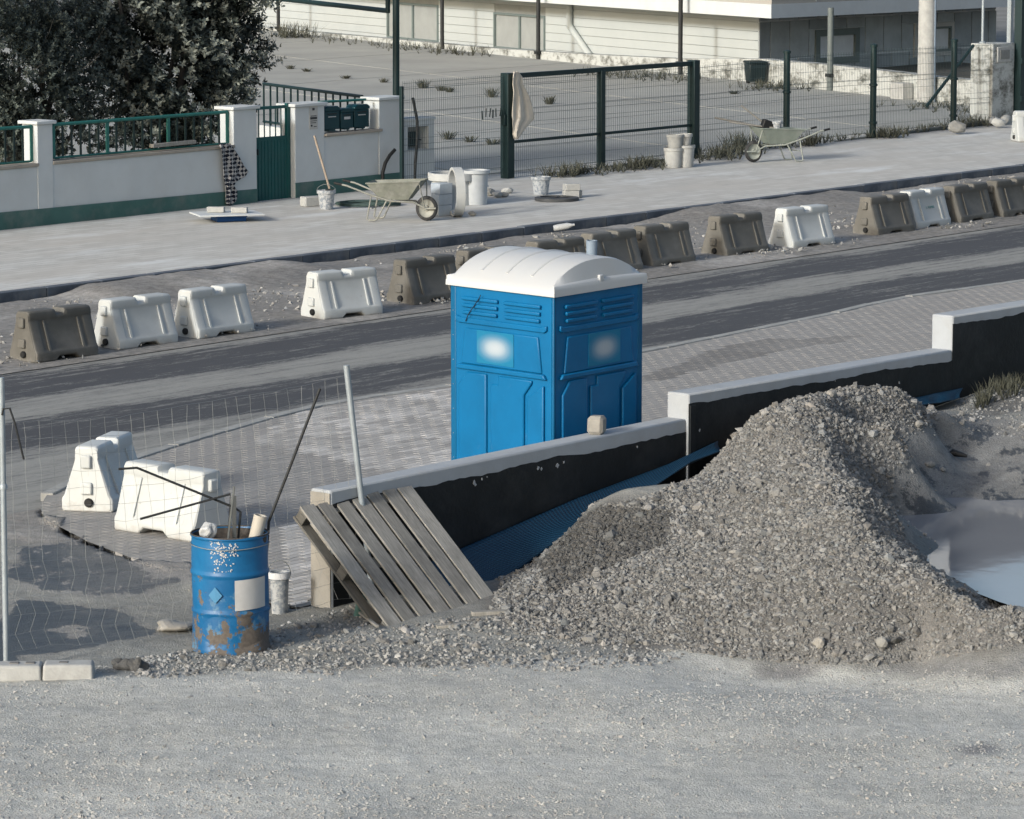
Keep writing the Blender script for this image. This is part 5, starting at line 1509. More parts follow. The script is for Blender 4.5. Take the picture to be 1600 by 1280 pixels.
# bottle by the kerb
o = MB().lathe([(0, 0), (.045, 0), (.05, .05), (.05, .22), (.02, .3), (.02, .33), (0, .33)], 14).build('plastic_bottle', M_BAG, smooth=40); p_ = street_pt(*TR(865, 365)) ; o.matrix_world = Matrix.Translation(Vector(p_ + np.array([0, 0, .08]))) @ Matrix.Rotation(R(80), 4, 'Y') ; tag(o, 'crushed clear bottle on the dirt by the far kerb', 'bottle')
o = rock_mesh('rock', .5, .36, .3, 90, 2, .2, M_ROCKGREY); o.location = SW(1491, 210) ; tag(o, 'brown rock on the far sidewalk below the right fence post', 'rock')
for k, (u, v) in enumerate([(1550, 196), (1560, 200), (1568, 195), (1556, 189)]):
    o = rock_mesh('rubble_lump', .32, .26, .26, 95 + k, 2, .25, M_CONC); o.location = SW(u, v); tag(o, ['left', 'front', 'right', 'back'][k] + ' lump of the small rubble heap by the white gate pillar', 'rubble')
# drain grate in the near gutter
t_, r_ = TR(1262, 501)
dg_ = thing('drain_grate', street_pt(t_, r_, -.04), TH, 'iron drain grate in the near gutter right of the toilet', 'drain')
MB().box(-.55, .55, -.22, .22, .0, .022).build('frame', M_KERB_PALE, dg_, bevel=.004)
MB().box(-.42, .42, -.17, .17, .0225, .025).build('pit', M_PLUG, dg_)
for k in range(12):
    MB().box(-.40 + k*.072, -.365 + k*.072, -.17, .17, .0255, .034).build('bar', mat_simple('grate_iron', (.07, .075, .075), .2, 9, .6, .2) if k == 0 else bpy.data.materials['grate_iron'], dg_)

# ------------------------------------------------------------------ mesh fence and gate
FF = Frame(street_pt(29.3, 23.4), TH)
def ff(u, v): return FF.hit(u, v)
def mesh_panel(x0, x1, zl, zt0, zt1, parent, bends=4, name='mesh_panel', sp=.055):
    m = MB(); n = max(2, int((x1 - x0) / sp))
    for k in range(n + 1):
        s_ = k / n; x = x0 + (x1-x0)*s_; zt = zt0 + (zt1-zt0)*s_
        m.tube([(x, .02, zl), (x, .02, zt)], .0032, 3, caps=False)
    for b in range(bends):
        f_ = (b + .0) / (bends - 1)
        for dz in ((-.03, .07) if 0 < b < bends - 1 else (0, .1 if b == 0 else -.1)):
            za = zl + .04 + (zt0 - zl - .08)*f_ + dz; zb_ = zl + .04 + (zt1 - zl - .08)*f_ + dz
            m.tube([(x0, .0, za), (x1, .0, zb_)], .0042, 3, caps=False)
    for b in range(8):
        za = zl + (zt0 - zl)*(b + .5)/8; zb_ = zl + (zt1 - zl)*(b + .5)/8
        m.tube([(x0, .026, za), (x1, .026, zb_)], .003, 3, caps=False)
    return m.build(name, M_FWIRE, parent)
# fence panel left of the gate
pl = thing('welded_mesh_fence', FF.P + FF.x*ff(628, 290)[0], TH, 'green welded mesh fence panel between the meter niche and the gate', 'fence')
x0 = ff(628, 290)[0]; w_ = ff(786, 290)[0] - x0
mesh_panel(0.05, w_, ff(700, 282)[1], ff(632, 127)[1], ff(786, 116)[1], pl)
MB().box(-.03, .03, -.03, .03, -.4, ff(627, 135)[1]).build('post', M_FENCE, pl, bevel=.006)
sp_ = MB()
for k, (u, v) in enumerate([(752, 176), (757, 172), (763, 172), (768, 174), (773, 172), (779, 171), (784, 174)]):
    x, z = ff(u, v)
    MB().tube([(x - x0, -.03, z - .12), (x - x0 + random.uniform(-.03, .03), -.03, z + .03)], .012, 5).build('clip', M_FENCE, pl)
# double gate with frame
gx0, gx1 = ff(793, 285)[0], ff(1083, 250)[0]; gmx = ff(939, 268)[0]
ga = thing('mesh_gate', FF.P + FF.x*gx0, TH, 'wide dark green framed mesh gate, closed, behind the rubble', 'gate')
def lz(u, v): return ff(u, v)[1]
MB().box(-.09, .09, -.09, .09, -.3, lz(793, 114)).build('gate_post', M_FENCE, ga, bevel=.01)
MB().box(gx1-gx0-.085, gx1-gx0+.085, -.09, .09, -.35, lz(1083, 94)).build('gate_post', M_FENCE, ga, bevel=.01)
MB().box(gmx-gx0-.06, gmx-gx0+.06, -.06, .06, lz(939, 270), lz(941, 110)).build('gate_stile', M_FENCE, ga, bevel=.01)
zt0, zt1 = lz(800, 117), lz(1076, 98); zm0, zm1 = lz(800, 222), lz(1076, 196); zl0 = lz(940, 268)
gl = gx1 - gx0
def sloped(name, xa, xb, za, zb_, h, y=.04):
    MB().prism_y([(xa, za - h/2), (xb, zb_ - h/2), (xb, zb_ + h/2), (xa, za + h/2)], -y, y).build(name, M_FENCE, ga, bevel=.006)
sloped('top_rail', .0901, gl - .086, zt0 - .02, zt1 - .02, .085)
xm = gmx - gx0
sloped('middle_rail', .0901, xm - .061, zm0, zm0 + (zm1-zm0)*(xm/gl), .05, .03)
sloped('middle_rail', xm + .061, gl - .086, zm0 + (zm1-zm0)*(xm/gl), zm1, .05, .03)
sloped('bottom_rail', .0901, gl - .086, lz(800, 281), lz(1076, 246), .06)
MB().box(-.15, -.09, -.06, .03, lz(793, 195), lz(793, 178)).build('lock_box', M_FENCE, ga, bevel=.008)
mesh_panel(.1, xm - .06, lz(870, 275), zt0 - .06, zt0 + (zt1-zt0)*xm/gl - .06, ga)
mesh_panel(xm + .06, gl - .09, lz(1010, 258), zt0 + (zt1-zt0)*xm/gl - .06, zt1 - .06, ga)
# fence to the right
posts = [(1228.5, 82, 205), (1363.5, 72, 217), (1489, 64, 197)]
fr = thing('mesh_fence', FF.P + FF.x*ff(1228, 230)[0], TH, 'green welded mesh fence with round posts right of the gate', 'fence')
xr0 = ff(1228, 230)[0]
prev = gx1 - xr0 + .1
zprev = lz(1090, 98)
for u, vt, vb in posts + [(1556, 60, 190)]:
    x = ff(u, 220)[0] - xr0
    zt = lz(u, vt)
    if u != 1556:
        MB().tube([(x, 0, -.4), (x, 0, zt)], .062, 12).build('post', M_FENCE, fr, smooth=60)
        MB().lathe([(.075, zt - .02), (.078, zt + .03), (0, zt + .05)], 12, Matrix.Translation((x, 0, 0))).build('post_cap', M_FENCE, fr, smooth=50)
        for f_ in (.25, .62): MB().lathe([(.063, -.03), (.085, -.02), (.085, .02), (.063, .03)], 12, Matrix.Translation((x, 0, zt*f_))).build('clamp', M_FENCE, fr, smooth=40)
    mesh_panel(prev + .03, x - .03, .06 + KS*x, zprev - .06, zt - .1, fr)
    prev = x; zprev = zt
MB().prism_y([(gx1 - xr0 + .1, -.5), (ff(1556, 220)[0] - xr0, -.5), (ff(1556, 220)[0] - xr0, .35), (gx1 - xr0 + .1, .06)], .05, .2).build('kerb_base', mat_simple('fence_base_concrete', lin(96, 98, 96), .2, 4, .9, bump=.3), fr)
# diagonal brace
x, z = ff(1467, 167); x2_, z2_ = ff(1540, 72)
MB().tube([(x - xr0, .3, z), (x2_ - xr0, .3, z2_)], .035, 8).build('brace', M_FENCE, fr, smooth=60)
# cloth on the gate post
drape('hanging_rag', [(799, 806, 112), (796, 812, 120), (795, 813, 132), (797, 818, 143), (797, 823, 155), (797, 827, 168), (797, 831, 181), (798, 832, 186), (798, 824, 194), (799, 818, 202), (799, 812, 210), (801, 806, 217)], -.1, mat_simple('dirty_white_cloth', lin(196, 190, 178), .12, 5, .95), 'dirty white cloth hanging from the left post of the mesh gate', 'cloth', FF, 9, amp=.03)
# ------------------------------------------------------------------ courtyard behind the fence
M_SLAB = mat_simple('courtyard_concrete', lin(154, 156, 152), .14, .35, .92, bump=.15, bscale=8, dirt=.5, dirt_c=(.22, .22, .21), dscale=.8)
LWa, LWb = np.array(TR(442, 58)), np.array(TR(1406, 162))
lwd = (LWa - LWb); lwl = np.linalg.norm(lwd); lwd /= lwl
cy = street_sheet('courtyard', [(14, 23.9), (60, 23.9), (75, 70), (30, 70)], .06, mat_simple('courtyard_joint', (.07, .07, .065), .3, 3, .95))
org = np.array([49.6, 24.2])
nb_ = 8
for i in range(-6, 1):
    for j in range(0, 7):
        a0 = org + np.array([1, 0])*i*6.6 + lwd*j*7.5
        c = [a0, a0 + np.array([6.53, 0]), a0 + np.array([6.53, 0]) + lwd*7.43, a0 + lwd*7.43]
        if i == 0 : continue
        MB().prism_z([tuple(p) for p in c], .065, .10).build('concrete_slab', M_SLAB, cy)
# weeds in the joints: each tuft a thing
M_WEED = mat_simple('weed_leaf', lin(78, 80, 70), .35, 12, .9)
def tuft(P, r, h, n, seed):
    g = random.Random(seed); m = MB()
    for k in range(n):
        a = g.uniform(0, 6.28); d = g.uniform(0, r*.6); x, y = d*math.cos(a), d*math.sin(a)
        l = h*g.uniform(.5, 1); sp = r*g.uniform(.2, 1); w_ = g.uniform(.005, .012)
        dx, dy = math.cos(a)*sp, math.sin(a)*sp; px, py = -math.sin(a)*w_, math.cos(a)*w_
        m.add([(x-px, y-py, 0), (x+px, y+py, 0), (x+dx*.5+px, y+dy*.5+py, l*.65), (x+dx*.5-px, y+dy*.5-py, l*.65), (x+dx, y+dy, l)], [(0,1,2,3), (3,2,4)])
    o = m.build('weed_tuft', M_WEED); o.location = P
    return o
WL = ['leftmost weed tuft in the courtyard, nearest the bushy tree', 'second weed tuft from the bushy tree in the courtyard', 'third weed tuft from the bushy tree, short of the tall pole', 'weed tuft just left of the tall dark pole', 'tall weed tuft right of the tall dark pole, above the mesh', 'left tuft of a close pair right of the tall pole', 'right tuft of a close pair right of the tall pole', 'large weed tuft left of the hanging cloth', 'weed tuft behind the gate, right of the hanging cloth', 'weed tuft behind the mesh fence, right of the meter niche', 'middle weed tuft of the row behind the mesh left of the gate', 'weed tuft right beside the left gate post, behind the mesh', 'weed tuft left of the green litter bin', 'weed tuft behind the right half of the mesh gate']
for i, (u, v, r, h) in enumerate([(454, 108, .25, .25), (480, 112, .3, .2), (540, 123, .3, .22), (600, 129, .25, .25), (662, 138, .35, .5), (690, 142, .3, .3), (702, 144, .3, .3), (769, 152, .4, .55), (859, 163, .3, .45), (700, 218, .4, .4), (735, 222, .3, .3), (770, 226, .35, .3), (1147, 147, .3, .2), (1010, 258, .3, .3)]):
    tag(tuft(S(u, v, .1), r*.6, h*.5, 60, 200+i), WL[i], 'weed', 'weed tufts in the courtyard joints')
# weeds along the fence foot and the low wall: uncounted
m = MB(); gw_ = random.Random(77)
def weeds_along(u0, v0, u1, v1, n, h, spread, lift=.1):
    for k in range(n):
        s_ = gw_.random(); c = S(u0+(u1-u0)*s_, v0+(v1-v0)*s_, lift) + np.array([gw_.gauss(0, spread), gw_.gauss(0, spread), 0])
        for b in range(7):
            a = gw_.uniform(0, 6.28); l = h*.7*gw_.uniform(.15, 1)**1.4; sp = h*gw_.uniform(.1, .7); w_ = .007
            dx, dy = math.cos(a)*sp, math.sin(a)*sp; px, py = -math.sin(a)*w_, math.cos(a)*w_
            x, y, z = c
            m.add([(x-px, y-py, z), (x+px, y+py, z), (x+dx*.5+px, y+dy*.5+py, z+l*.6), (x+dx*.5-px, y+dy*.5-py, z+l*.6), (x+dx, y+dy, z+l)], [(0,1,2,3), (3,2,4)])
weeds_along(865, 276, 915, 272, 60, .4, .18); weeds_along(915, 272, 1070, 256, 100, .3, .18); weeds_along(985, 264, 1010, 260, 40, .4, .15); weeds_along(1095, 250, 1160, 240, 90, .38, .25)
weeds_along(1150, 236, 1175, 230, 60, .6, .2); weeds_along(1200, 232, 1480, 200, 110, .24, .15); weeds_along(1255, 228, 1275, 224, 30, .45, .12); weeds_along(1375, 216, 1400, 213, 40, .4, .15); weeds_along(1500, 200, 1540, 194, 60, .4, .25)
weeds_along(1180, 137, 1235, 141, 60, .4, .4); weeds_along(440, 57, 470, 60, 60, .8, .3); weeds_along(470, 60, 700, 84, 60, .4, .4); weeds_along(690, 82, 740, 88, 30, .5, .4); weeds_along(930, 116, 1080, 128, 80, .4, .5); weeds_along(1430, 165, 1540, 178, 80, .3, .5)
tag(m.build('fence_weeds', M_WEED), 'straggly weeds along the fence foot and the low whitewashed wall', 'weeds', kind='stuff')
# grass on the dirt by the black wall
m = MB(); gw_ = random.Random(78)
for k in range(150):
    u_ = gw_.uniform(1525, 1640); c = wall_pt(u_, gw_.uniform(604, 622), -gw_.uniform(.1, .5)); c[2] = terrain_z(np.array([c[0]]), np.array([c[1]]))[0]
    for b in range(5):
        a = gw_.uniform(0, 6.28); l = .16*gw_.uniform(.3, 1); sp = l*gw_.uniform(.2, .8); w_ = .005
        dx, dy = math.cos(a)*sp, math.sin(a)*sp; px, py = -math.sin(a)*w_, math.cos(a)*w_; x, y, z = c
        m.add([(x-px, y-py, z), (x+px, y+py, z), (x+dx*.5+px, y+dy*.5+py, z+l*.6), (x+dx*.5-px, y+dy*.5-py, z+l*.6), (x+dx, y+dy, z+l)], [(0,1,2,3), (3,2,4)])
tag(m.build('dry_grass', M_WEED), 'scrubby grass at the foot of the tall black wall section', 'grass', kind='stuff')

# ------------------------------------------------------------------ low whitewashed wall in front of the house
def mat_stained():
    t = NT('stained_whitewash')
    x, y, z = t.sep()
    n1 = t.noise(1.4, 8, .75, t.mapping((1, 1, 1.8))); n2 = t.noise(6, 6, .7)
    mm_ = t.math('ADD', n1, t.math('MULTIPLY', n2, .35))
    t.color(t.mix(t.ramp(mm_, [(.64, 0.0), (.80, 1.0)]), lin(174, 178, 176), lin(92, 93, 88)))
    t.bump(n2, .3, .03)
    return t.set(.95, 0, .2)
M_STAIN = mat_stained()
A3 = street_pt(*LWa); B3 = street_pt(*TR(1540, 179))
yawL = math.atan2(B3[1]-A3[1], B3[0]-A3[0])
LF = Frame(street_pt(*TR(1197, 137)), yawL)
lw = thing('low_wall', LF.P, yawL, 'long stained whitewashed low wall at the back of the courtyard', 'wall')
pts = [(330, 34), (442, 46), (600, 60), (760, 75), (900, 84), (1057, 92), (1186, 92), (1290, 101), (1400, 113), (1440, 118), (1545, 128)]
for (u0, v0), (u1, v1) in zip(pts[:-1], pts[1:]):
    a, b = LF.hit(u0, v0), LF.hit(u1, v1)
    MB().prism_y([(a[0], -2.0), (b[0] - .002, -2.0), (b[0] - .002, b[1]), (a[0], a[1])], 0, .35).build('wall_section', M_STAIN, lw)
a, b = LF.hit(1408, 128), LF.hit(1424, 163)
MB().box(a[0], LF.hit(1428, 128)[0], -.3, -.01, -.8, a[1]).build('buttress', M_CONC, lw, bevel=.02)
# thin posts along the low wall
for i, (u, vb, vt) in enumerate([(435, 42, -40), (691, 82, -80), (841, 80, -60), (1063, 96, -60), (1297, 115, 12)]):
    x, z = LF.hit(u, vb, -.05); z1 = LF.hit(u, vt, -.05)[1]
    P = LF.P + LF.x*x + LF.y*(-.05)
    ps = thing('fence_post', P + np.array([0, 0, z - .5]), yawL, ['thin grey post left of the tall dark pole, by the tree', 'thin dark post between the two house windows', 'thin dark post in front of the second house window', 'thin dark post right of the downpipe', 'grey post before the tiled house wall with a white spot'][i], 'post', 'thin posts along the low wall')
    MB().tube([(0, 0, 0), (0, 0, z1 - z + .5)], .06 if i != 4 else .075, 8).build('tube', M_STEELDARK if i != 4 else mat_simple('grey_post_paint', lin(96, 104, 104), .1, 6, .6), ps, smooth=60)
    MB().box(-.09, .09, -.09, .09, .42, .5).build('base_plate', M_STEELDARK, ps)

# ------------------------------------------------------------------ the house
BLF = Frame(LF.P + LF.y * 1.3, yawL)               # sunny left face, frame x runs to the right and nearer
hb = thing('house', BLF.P, yawL, 'pale house with horizontal cladding, overhanging upper floor and dark tiled side', 'house')
M_CLAD = mat_simple('white_cladding', lin(170, 177, 178), .05, 1.2, .85, dirt=.15, dirt_c=(.4, .39, .37), dscale=.6)
M_CLADJ = mat_simple('cladding_joint', lin(142, 147, 147), .1, 2, .9)
xc = BLF.hit(1186, 60)[0]; xl = BLF.hit(330, 10)[0]
ztop = 9.0
MB().box(xl, xc - .3, .02, .06, -2, ztop).build('wall_core', M_CLADJ, hb)
wins = []
for (u0, u1, v0, v1) in [(606, 686, 4, 64), (773, 853, 21, 80)]:
    um = (u0+u1)/2
    wins.append((BLF.X(u0, 40), BLF.X(u1, 40), BLF.Z(um, v1 - 1), BLF.Z(um, v0 + 1)))
ch = .235; k = 0
z = -1.8
while z < 5.2:
    segs = [(xl, xc)]
    for (a, b, z0, z1) in wins:
        if z + ch > z0 - .02 and z < z1 + .02:
            ns_ = []
            for s0, s1 in segs:
                if b <= s0 or a >= s1: ns_.append((s0, s1))
                else: ns_ += [(s0, a), (b, s1)]
            segs = ns_
    for s0, s1 in segs:
        if s1 - s0 > .05: MB().box(s0, s1, -.012, .021, z, z + ch - .012).build('cladding_course', M_CLAD, hb)
    z += ch
M_FRAME = mat_simple('aluminium_frame', lin(104, 116, 116), .1, 6, .5)
M_FRAMEW = mat_simple('white_window_reveal', lin(190, 190, 187), .08, 6, .8)
M_BLIND = mat_simple('roller_blind', lin(172, 174, 172), .08, 3, .7)
t = NT('window_glass'); t.color((.02, .026, .03)); M_GLASS = t.set(.08, 0, .5)
def window(parent, a, b, z0, z1, blind, n=2, front=-.02):
    w = MB()
    w.box(a + .03, b - .03, .06, .09, z0 + .03, z1 - .03)
    wo_ = w.build('window', M_GLASS, parent)
    for q in [(a, b, z1 - .06, z1), (a, b, z0, z0 + .06), (a, a + .07, z0 + .06, z1 - .06), (b - .07, b, z0 + .06, z1 - .06)]:
        MB().box(q[0], q[1], front - .03, .06, q[2], q[3]).build('frame', M_FRAME, wo_)
    for k in range(1, n):
        xm_ = a + (b-a)*k/n
        MB().box(xm_ - .045, xm_ + .045, front - .01, .058, z0 + .06, z1 - .06).build('mullion', M_FRAME, wo_)
    if blind:
        zz = z1 - .06; lim = z1 - (z1-z0)*blind
        while zz - .075 > lim:
            for k in range(n):
                xa_ = a + (b-a)*k/n + .075; xb_ = a + (b-a)*(k+1)/n - .075
                MB().box(xa_, xb_, .03, .052, zz - .07, zz).build('blind_slat', M_BLIND, wo_)
            zz -= .08
    return wo_
window(hb, *wins[0], .93); window(hb, *wins[1], .68)
for (a, b, z0, z1) in wins: MB().box(a - .1, b + .15, -.06, -.0125, z0 - .1, z0 - .005).build('sill', M_FRAMEW, hb)
# downpipe
p1 = [BLF.hit(u, v, -.1) for u, v in ((890, -60), (890, 40), (922, 88))]
MB().tube([(p[0], -.1, p[1]) for p in p1], .1, 10).build('downpipe', M_CLAD, hb, smooth=50)
# dark tiled right face
Cn = BLF.P + BLF.x * xc
BR_ = Frame(Cn, TH)
tl_ = thing('tiled_house_wall', Cn, TH, 'dark grey tiled side of the house under the overhang, with two windows', 'house wall')
M_TILEJ = mat_simple('pale_tile_joint', lin(215, 220, 224), .1, 3, .9)
def mat_tile():
    t = NT('dark_slate_tile')
    inf = t.node('ShaderNodeObjectInfo').outputs['Random']
    c = t.mix(inf, lin(140, 148, 154), lin(172, 180, 184))
    t.color(t.mix(1.0, c, t.ramp(t.noise(1.5, 6, .65), [(.3, .8), (.7, 1.15)]), 'MULTIPLY'))
    return t.set(.6, 0, .35)
M_TILE = mat_tile()
xr = BR_.hit(1556, 40)[0]
w2s = [(BR_.X(1277, 70), BR_.X(1337, 70), BR_.Z(1305, 93), BR_.Z(1305, 52)), (BR_.X(1431, 60), BR_.X(1485, 60), BR_.Z(1458, 81), BR_.Z(1458, 42))]
MB().box(.03, xr, .02, .05, -2.5, 6).build('wall_core', M_TILEJ, tl_)
tw, th_ = (xr) / 13.0, .98
gt = random.Random(5)
row = 0; z = -2.4
while z < 4.4:
    x = .02 - (row % 2)*tw*.45
    while x < xr:
        xa, xb_ = max(x, .02), min(x + tw - .05, xr)
        ok = xb_ - xa > .1
        for (a, b, z0, z1) in w2s:
            if xb_ > a - .12 and xa < b + .12 and z + th_ > z0 - .12 and z < z1 + .12: ok = False
        if ok: MB().box(xa, xb_, -.012, .019, z, z + th_ - .045).build('tile', M_TILE, tl_)
        else:
            # cut pieces above and below the window
            for (a, b, z0, z1) in w2s:
                if xb_ > a - .12 and xa < b + .12 and z + th_ > z0 - .12 and z < z1 + .12 and xb_ - xa > .1:
                    if z0 - .12 - z > .1: MB().box(xa, xb_, -.012, .019, z, z0 - .13).build('tile', M_TILE, tl_)
                    if z + th_ - .03 - (z1 + .12) > .1: MB().box(xa, xb_, -.012, .019, z1 + .13, z + th_ - .03).build('tile', M_TILE, tl_)
                    if a - .13 - xa > .1: MB().box(xa, a - .13, -.012, .019, max(z, z0 - .12), min(z + th_ - .03, z1 + .12)).build('tile', M_TILE, tl_)
                    if xb_ - (b + .13) > .1: MB().box(b + .13, xb_, -.012, .019, max(z, z0 - .12), min(z + th_ - .03, z1 + .12)).build('tile', M_TILE, tl_)
        x += tw
    z += th_; row += 1
for i, (a, b, z0, z1) in enumerate(w2s):
    for q in [(a - .12, b + .12, z1, z1 + .11), (a - .12, b + .12, z0 - .11, z0), (a - .12, a, z0, z1), (b, b + .12, z0, z1)]:
        MB().box(q[0], q[1], -.05, .018, q[2], q[3]).build('window_surround', M_FRAME if i == 0 else M_FRAMEW, tl_)
    window(tl_, a, b, z0, z1, .35, 1)
# overhanging upper floor
Kd = Cn - N*1.8
kf = Frame(Kd, TH)
x, z = kf.hit(1205, 29)
Kp = Kd + kf.x*x; Kp[2] += z
print('K', Kp, project(Kp), x, z)
ov = thing('upper_floor', Kp, 0, 'pale overhanging upper floor of the house with white lower edge', 'house storey')
dl = -BLF.x; dr = kf.x
def ovp(a, b): return tuple((dl*a + dr*b)[:2])
poly = [ovp(0, 0), ovp(0, 26), ovp(30, 26), ovp(30, 0)]
MB().prism_z(poly[::1], .0, .34).build('edge_band', M_FWALL, ov)
c_ = .06
poly2 = [ovp(c_, c_), ovp(c_, 26), ovp(30, 26), ovp(30, c_)]
MB().prism_z(poly2, .341, 6).build('storey_wall', mat_simple('beige_facade', lin(158, 155, 149), .06, .8, .9), ov)
for k in range(1, 12):
    p = np.array(ovp(.06, k*1.9)); q = np.array(ovp(.03, k*1.9))
    MB().box(-.012, .012, -.012, .012, .36, 5, Matrix.Translation((q[0], q[1], 0))).build('facade_joint', M_CLADJ, ov)
# concrete utility pole
P = street_pt(*TR(1447, 166))
up = thing('utility_pole', P, 0, 'thick grey concrete utility pole before the tiled house wall', 'pole')
MB().tube([(0, 0, -.3), (0, 0, 12)], [.215, .15], 16).build('shaft', M_CONC, up, smooth=60)
MB().tube([(.16, -.12, .0), (.15, -.12, 9)], .03, 8).build('cable_riser', M_PIPEGREY, up, smooth=60)
# green bin
M_BIN = mat_simple('bin_plastic', lin(8, 26, 30), .15, 5, .5)
P = street_pt(*TR(1180, 137), .1)
bn = thing('litter_bin', P, R(10), 'dark green litter bin in the courtyard by the stained low wall', 'bin')
bfm = Frame(P, R(10)); zt = bfm.hit(1180, 99)[1]; hwb = abs(bfm.hit(1194, 120)[0])
MB().add([(-hwb*.86, -.25, .05), (hwb*.86, -.25, .05), (hwb*.86, .25, .05), (-hwb*.86, .25, .05), (-hwb, -.3, zt), (hwb, -.3, zt), (hwb, .3, zt), (-hwb, .3, zt)], [(0,3,2,1),(4,5,6,7),(0,1,5,4),(1,2,6,5),(2,3,7,6),(3,0,4,7)]).build('bin_body', M_BIN, bn, bevel=.03)
MB().box(-hwb*1.06, hwb*1.06, -.33, .33, zt, zt + .06).build('lid', M_BIN, bn, bevel=.02)
for sx_ in (-1, 1): MB().tube([(sx_*hwb*.6, .15, .0), (sx_*hwb*.6, .2, .06)], .05, 8).build('foot', M_PLUG, bn)
# white gate pillar at right, with meter plate, posts
x0, x1 = ff(1548, 150)[0], ff(1581, 150)[0]
gp_ = thing('gate_pillar', FF.P + FF.x*x0 + np.array([0, 0, 0]), TH, 'stained white masonry pillar with meter plate at the right edge', 'pillar')
zt = lz(1560, 68)
MB().box(-.02, x1-x0, -.05, .5, -.5, zt).build('masonry', M_STAIN, gp_, bevel=.015)
MB().box(.12, (x1-x0)*.8, -.085, -.051, lz(1564, 97), lz(1564, 73)).build('meter_plate', M_CONC, gp_, bevel=.01)
MB().box(.2, (x1-x0)*.68, -.10, -.086, lz(1564, 92), lz(1564, 78)).build('meter_window', mat_simple('meter_grey', lin(120, 122, 120), .2, 6, .6), gp_, bevel=.008)
for i, (u, w_, lab) in enumerate([(1586, .09, 'dark square gate post right of the white pillar'), (1595, .05, 'thin grey gate post at the right picture edge')]):
    x = ff(u, 150)[0]
    pg = thing('gate_post', FF.P + FF.x*x + FF.y*(-.1 if i == 0 else .3), TH, lab, 'post')
    MB().box(-w_, w_, -w_, w_, -.4, 4.0).build('post', M_FENCE if i == 0 else M_GALV, pg, bevel=.008)
    for z_ in (.7, 1.5): MB().box(-w_-.02, w_+.02, -w_-.04, -w_+.0, z_, z_ + .12).build('hinge', M_FENCE, pg)
x, z0 = ff(1551, 66); pg = thing('mast', FF.P + FF.x*x + FF.y*.25 + np.array([0, 0, zt]), TH, 'thin pale mast standing on the white gate pillar', 'mast')
MB().tube([(0, 0, 0), (0, 0, 3)], .03, 8).build('tube', M_GALV, pg, smooth=60)
MB().lathe([(.07, 0), (.07, .03), (.03, .05)], 10).build('base', M_GALV, pg)

# ------------------------------------------------------------------ tall dark pole with beam
P = WF.P + WF.x*fx(619, .9) + WF.y*.9
tp = thing('tall_pole', P, TH, 'tall dark green pole with a horizontal beam behind the boundary wall end', 'pole')
pf = Frame(P, TH); 
MB().tube([(0, 0, -.3), (.03, 0, 5.5)], .062, 12).build('shaft', M_FENCE, tp, smooth=60)
zb1 = pf.Z(604, 18); 
# beam runs back along the courtyard
q = Frame(P, R(130)); 
a = pf.hit(606, 17); 
bfz = Frame(P, R(-60)); aa, bb = bfz.hit(606, 17), bfz.hit(380, -8)
rr_ = Matrix.Rotation(R(-60) - TH, 4, 'Z')
o = MB().tube([(aa[0], 0, aa[1]), (bb[0], 0, bb[1])], .045, 8).build('beam', M_FENCE, tp, smooth=60); o.matrix_local = rr_
o = MB().tube([(aa[0], 0, aa[1] - .04), (aa[0], 0, aa[1] + 1.2)], .045, 8).build('upright', M_FENCE, tp, smooth=60); o.matrix_local = rr_
o = MB().tube([(aa[0], 0, aa[1] + .5), (0, 0, aa[1] + .5)], .03, 8).build('bracket', M_FENCE, tp, smooth=60); o.matrix_local = rr_

# ------------------------------------------------------------------ trees behind the wall
def mat_leaf(name):
    t = NT(name)
    t.color(t.mix(1.0, t.attr('Col'), t.ramp(t.noise(3, 3, .6), [(.3, .8), (.7, 1.2)]), 'MULTIPLY'))
    m_ = t.set(.6, 0, .35)
    return m_
M_LEAF = mat_leaf('tree_leaf')
M_BARK = mat_simple('tree_bark', (.07, .066, .06), .3, 12, .95, bump=.6)
def leaf_shoots(pos, dirs, n_leaf, length, width, spread, cols, g):
    """each shoot carries n_leaf leaves round its tip"""
    n = len(pos)
    P = np.repeat(pos, n_leaf, 0); Dn = np.repeat(dirs, n_leaf, 0); C = np.repeat(cols, n_leaf, 0)
    N_ = len(P)
    s_ = g.uniform(-.9, .5, N_)[:, None] * spread
    base = P + Dn * s_
    rnd = g.normal(size=(N_, 3)); rnd -= (rnd*Dn).sum(1)[:, None]*Dn; rnd /= np.linalg.norm(rnd, axis=1)[:, None] + 1e-9
    ax = Dn*g.uniform(.2, .9, N_)[:, None] + rnd; ax /= np.linalg.norm(ax, axis=1)[:, None]
    side = np.cross(ax, Dn + .3*g.normal(size=(N_, 3))); side /= np.linalg.norm(side, axis=1)[:, None] + 1e-9
    L = (length*g.uniform(.7, 1.25, N_))[:, None]; W = (width*g.uniform(.7, 1.2, N_))[:, None]
    v0 = base; v1 = base + ax*L*.5 + side*W*.5; v2 = base + ax*L; v3 = base + ax*L*.5 - side*W*.5
    V = np.stack([v0, v1, v2, v3], 1).reshape(-1, 3)
    F = (np.arange(N_)*4)[:, None] + np.array([0, 1, 2, 3])[None]
    C = C * g.uniform(.75, 1.2, (N_, 1))
    return V, F, np.repeat(C, 4, 0)
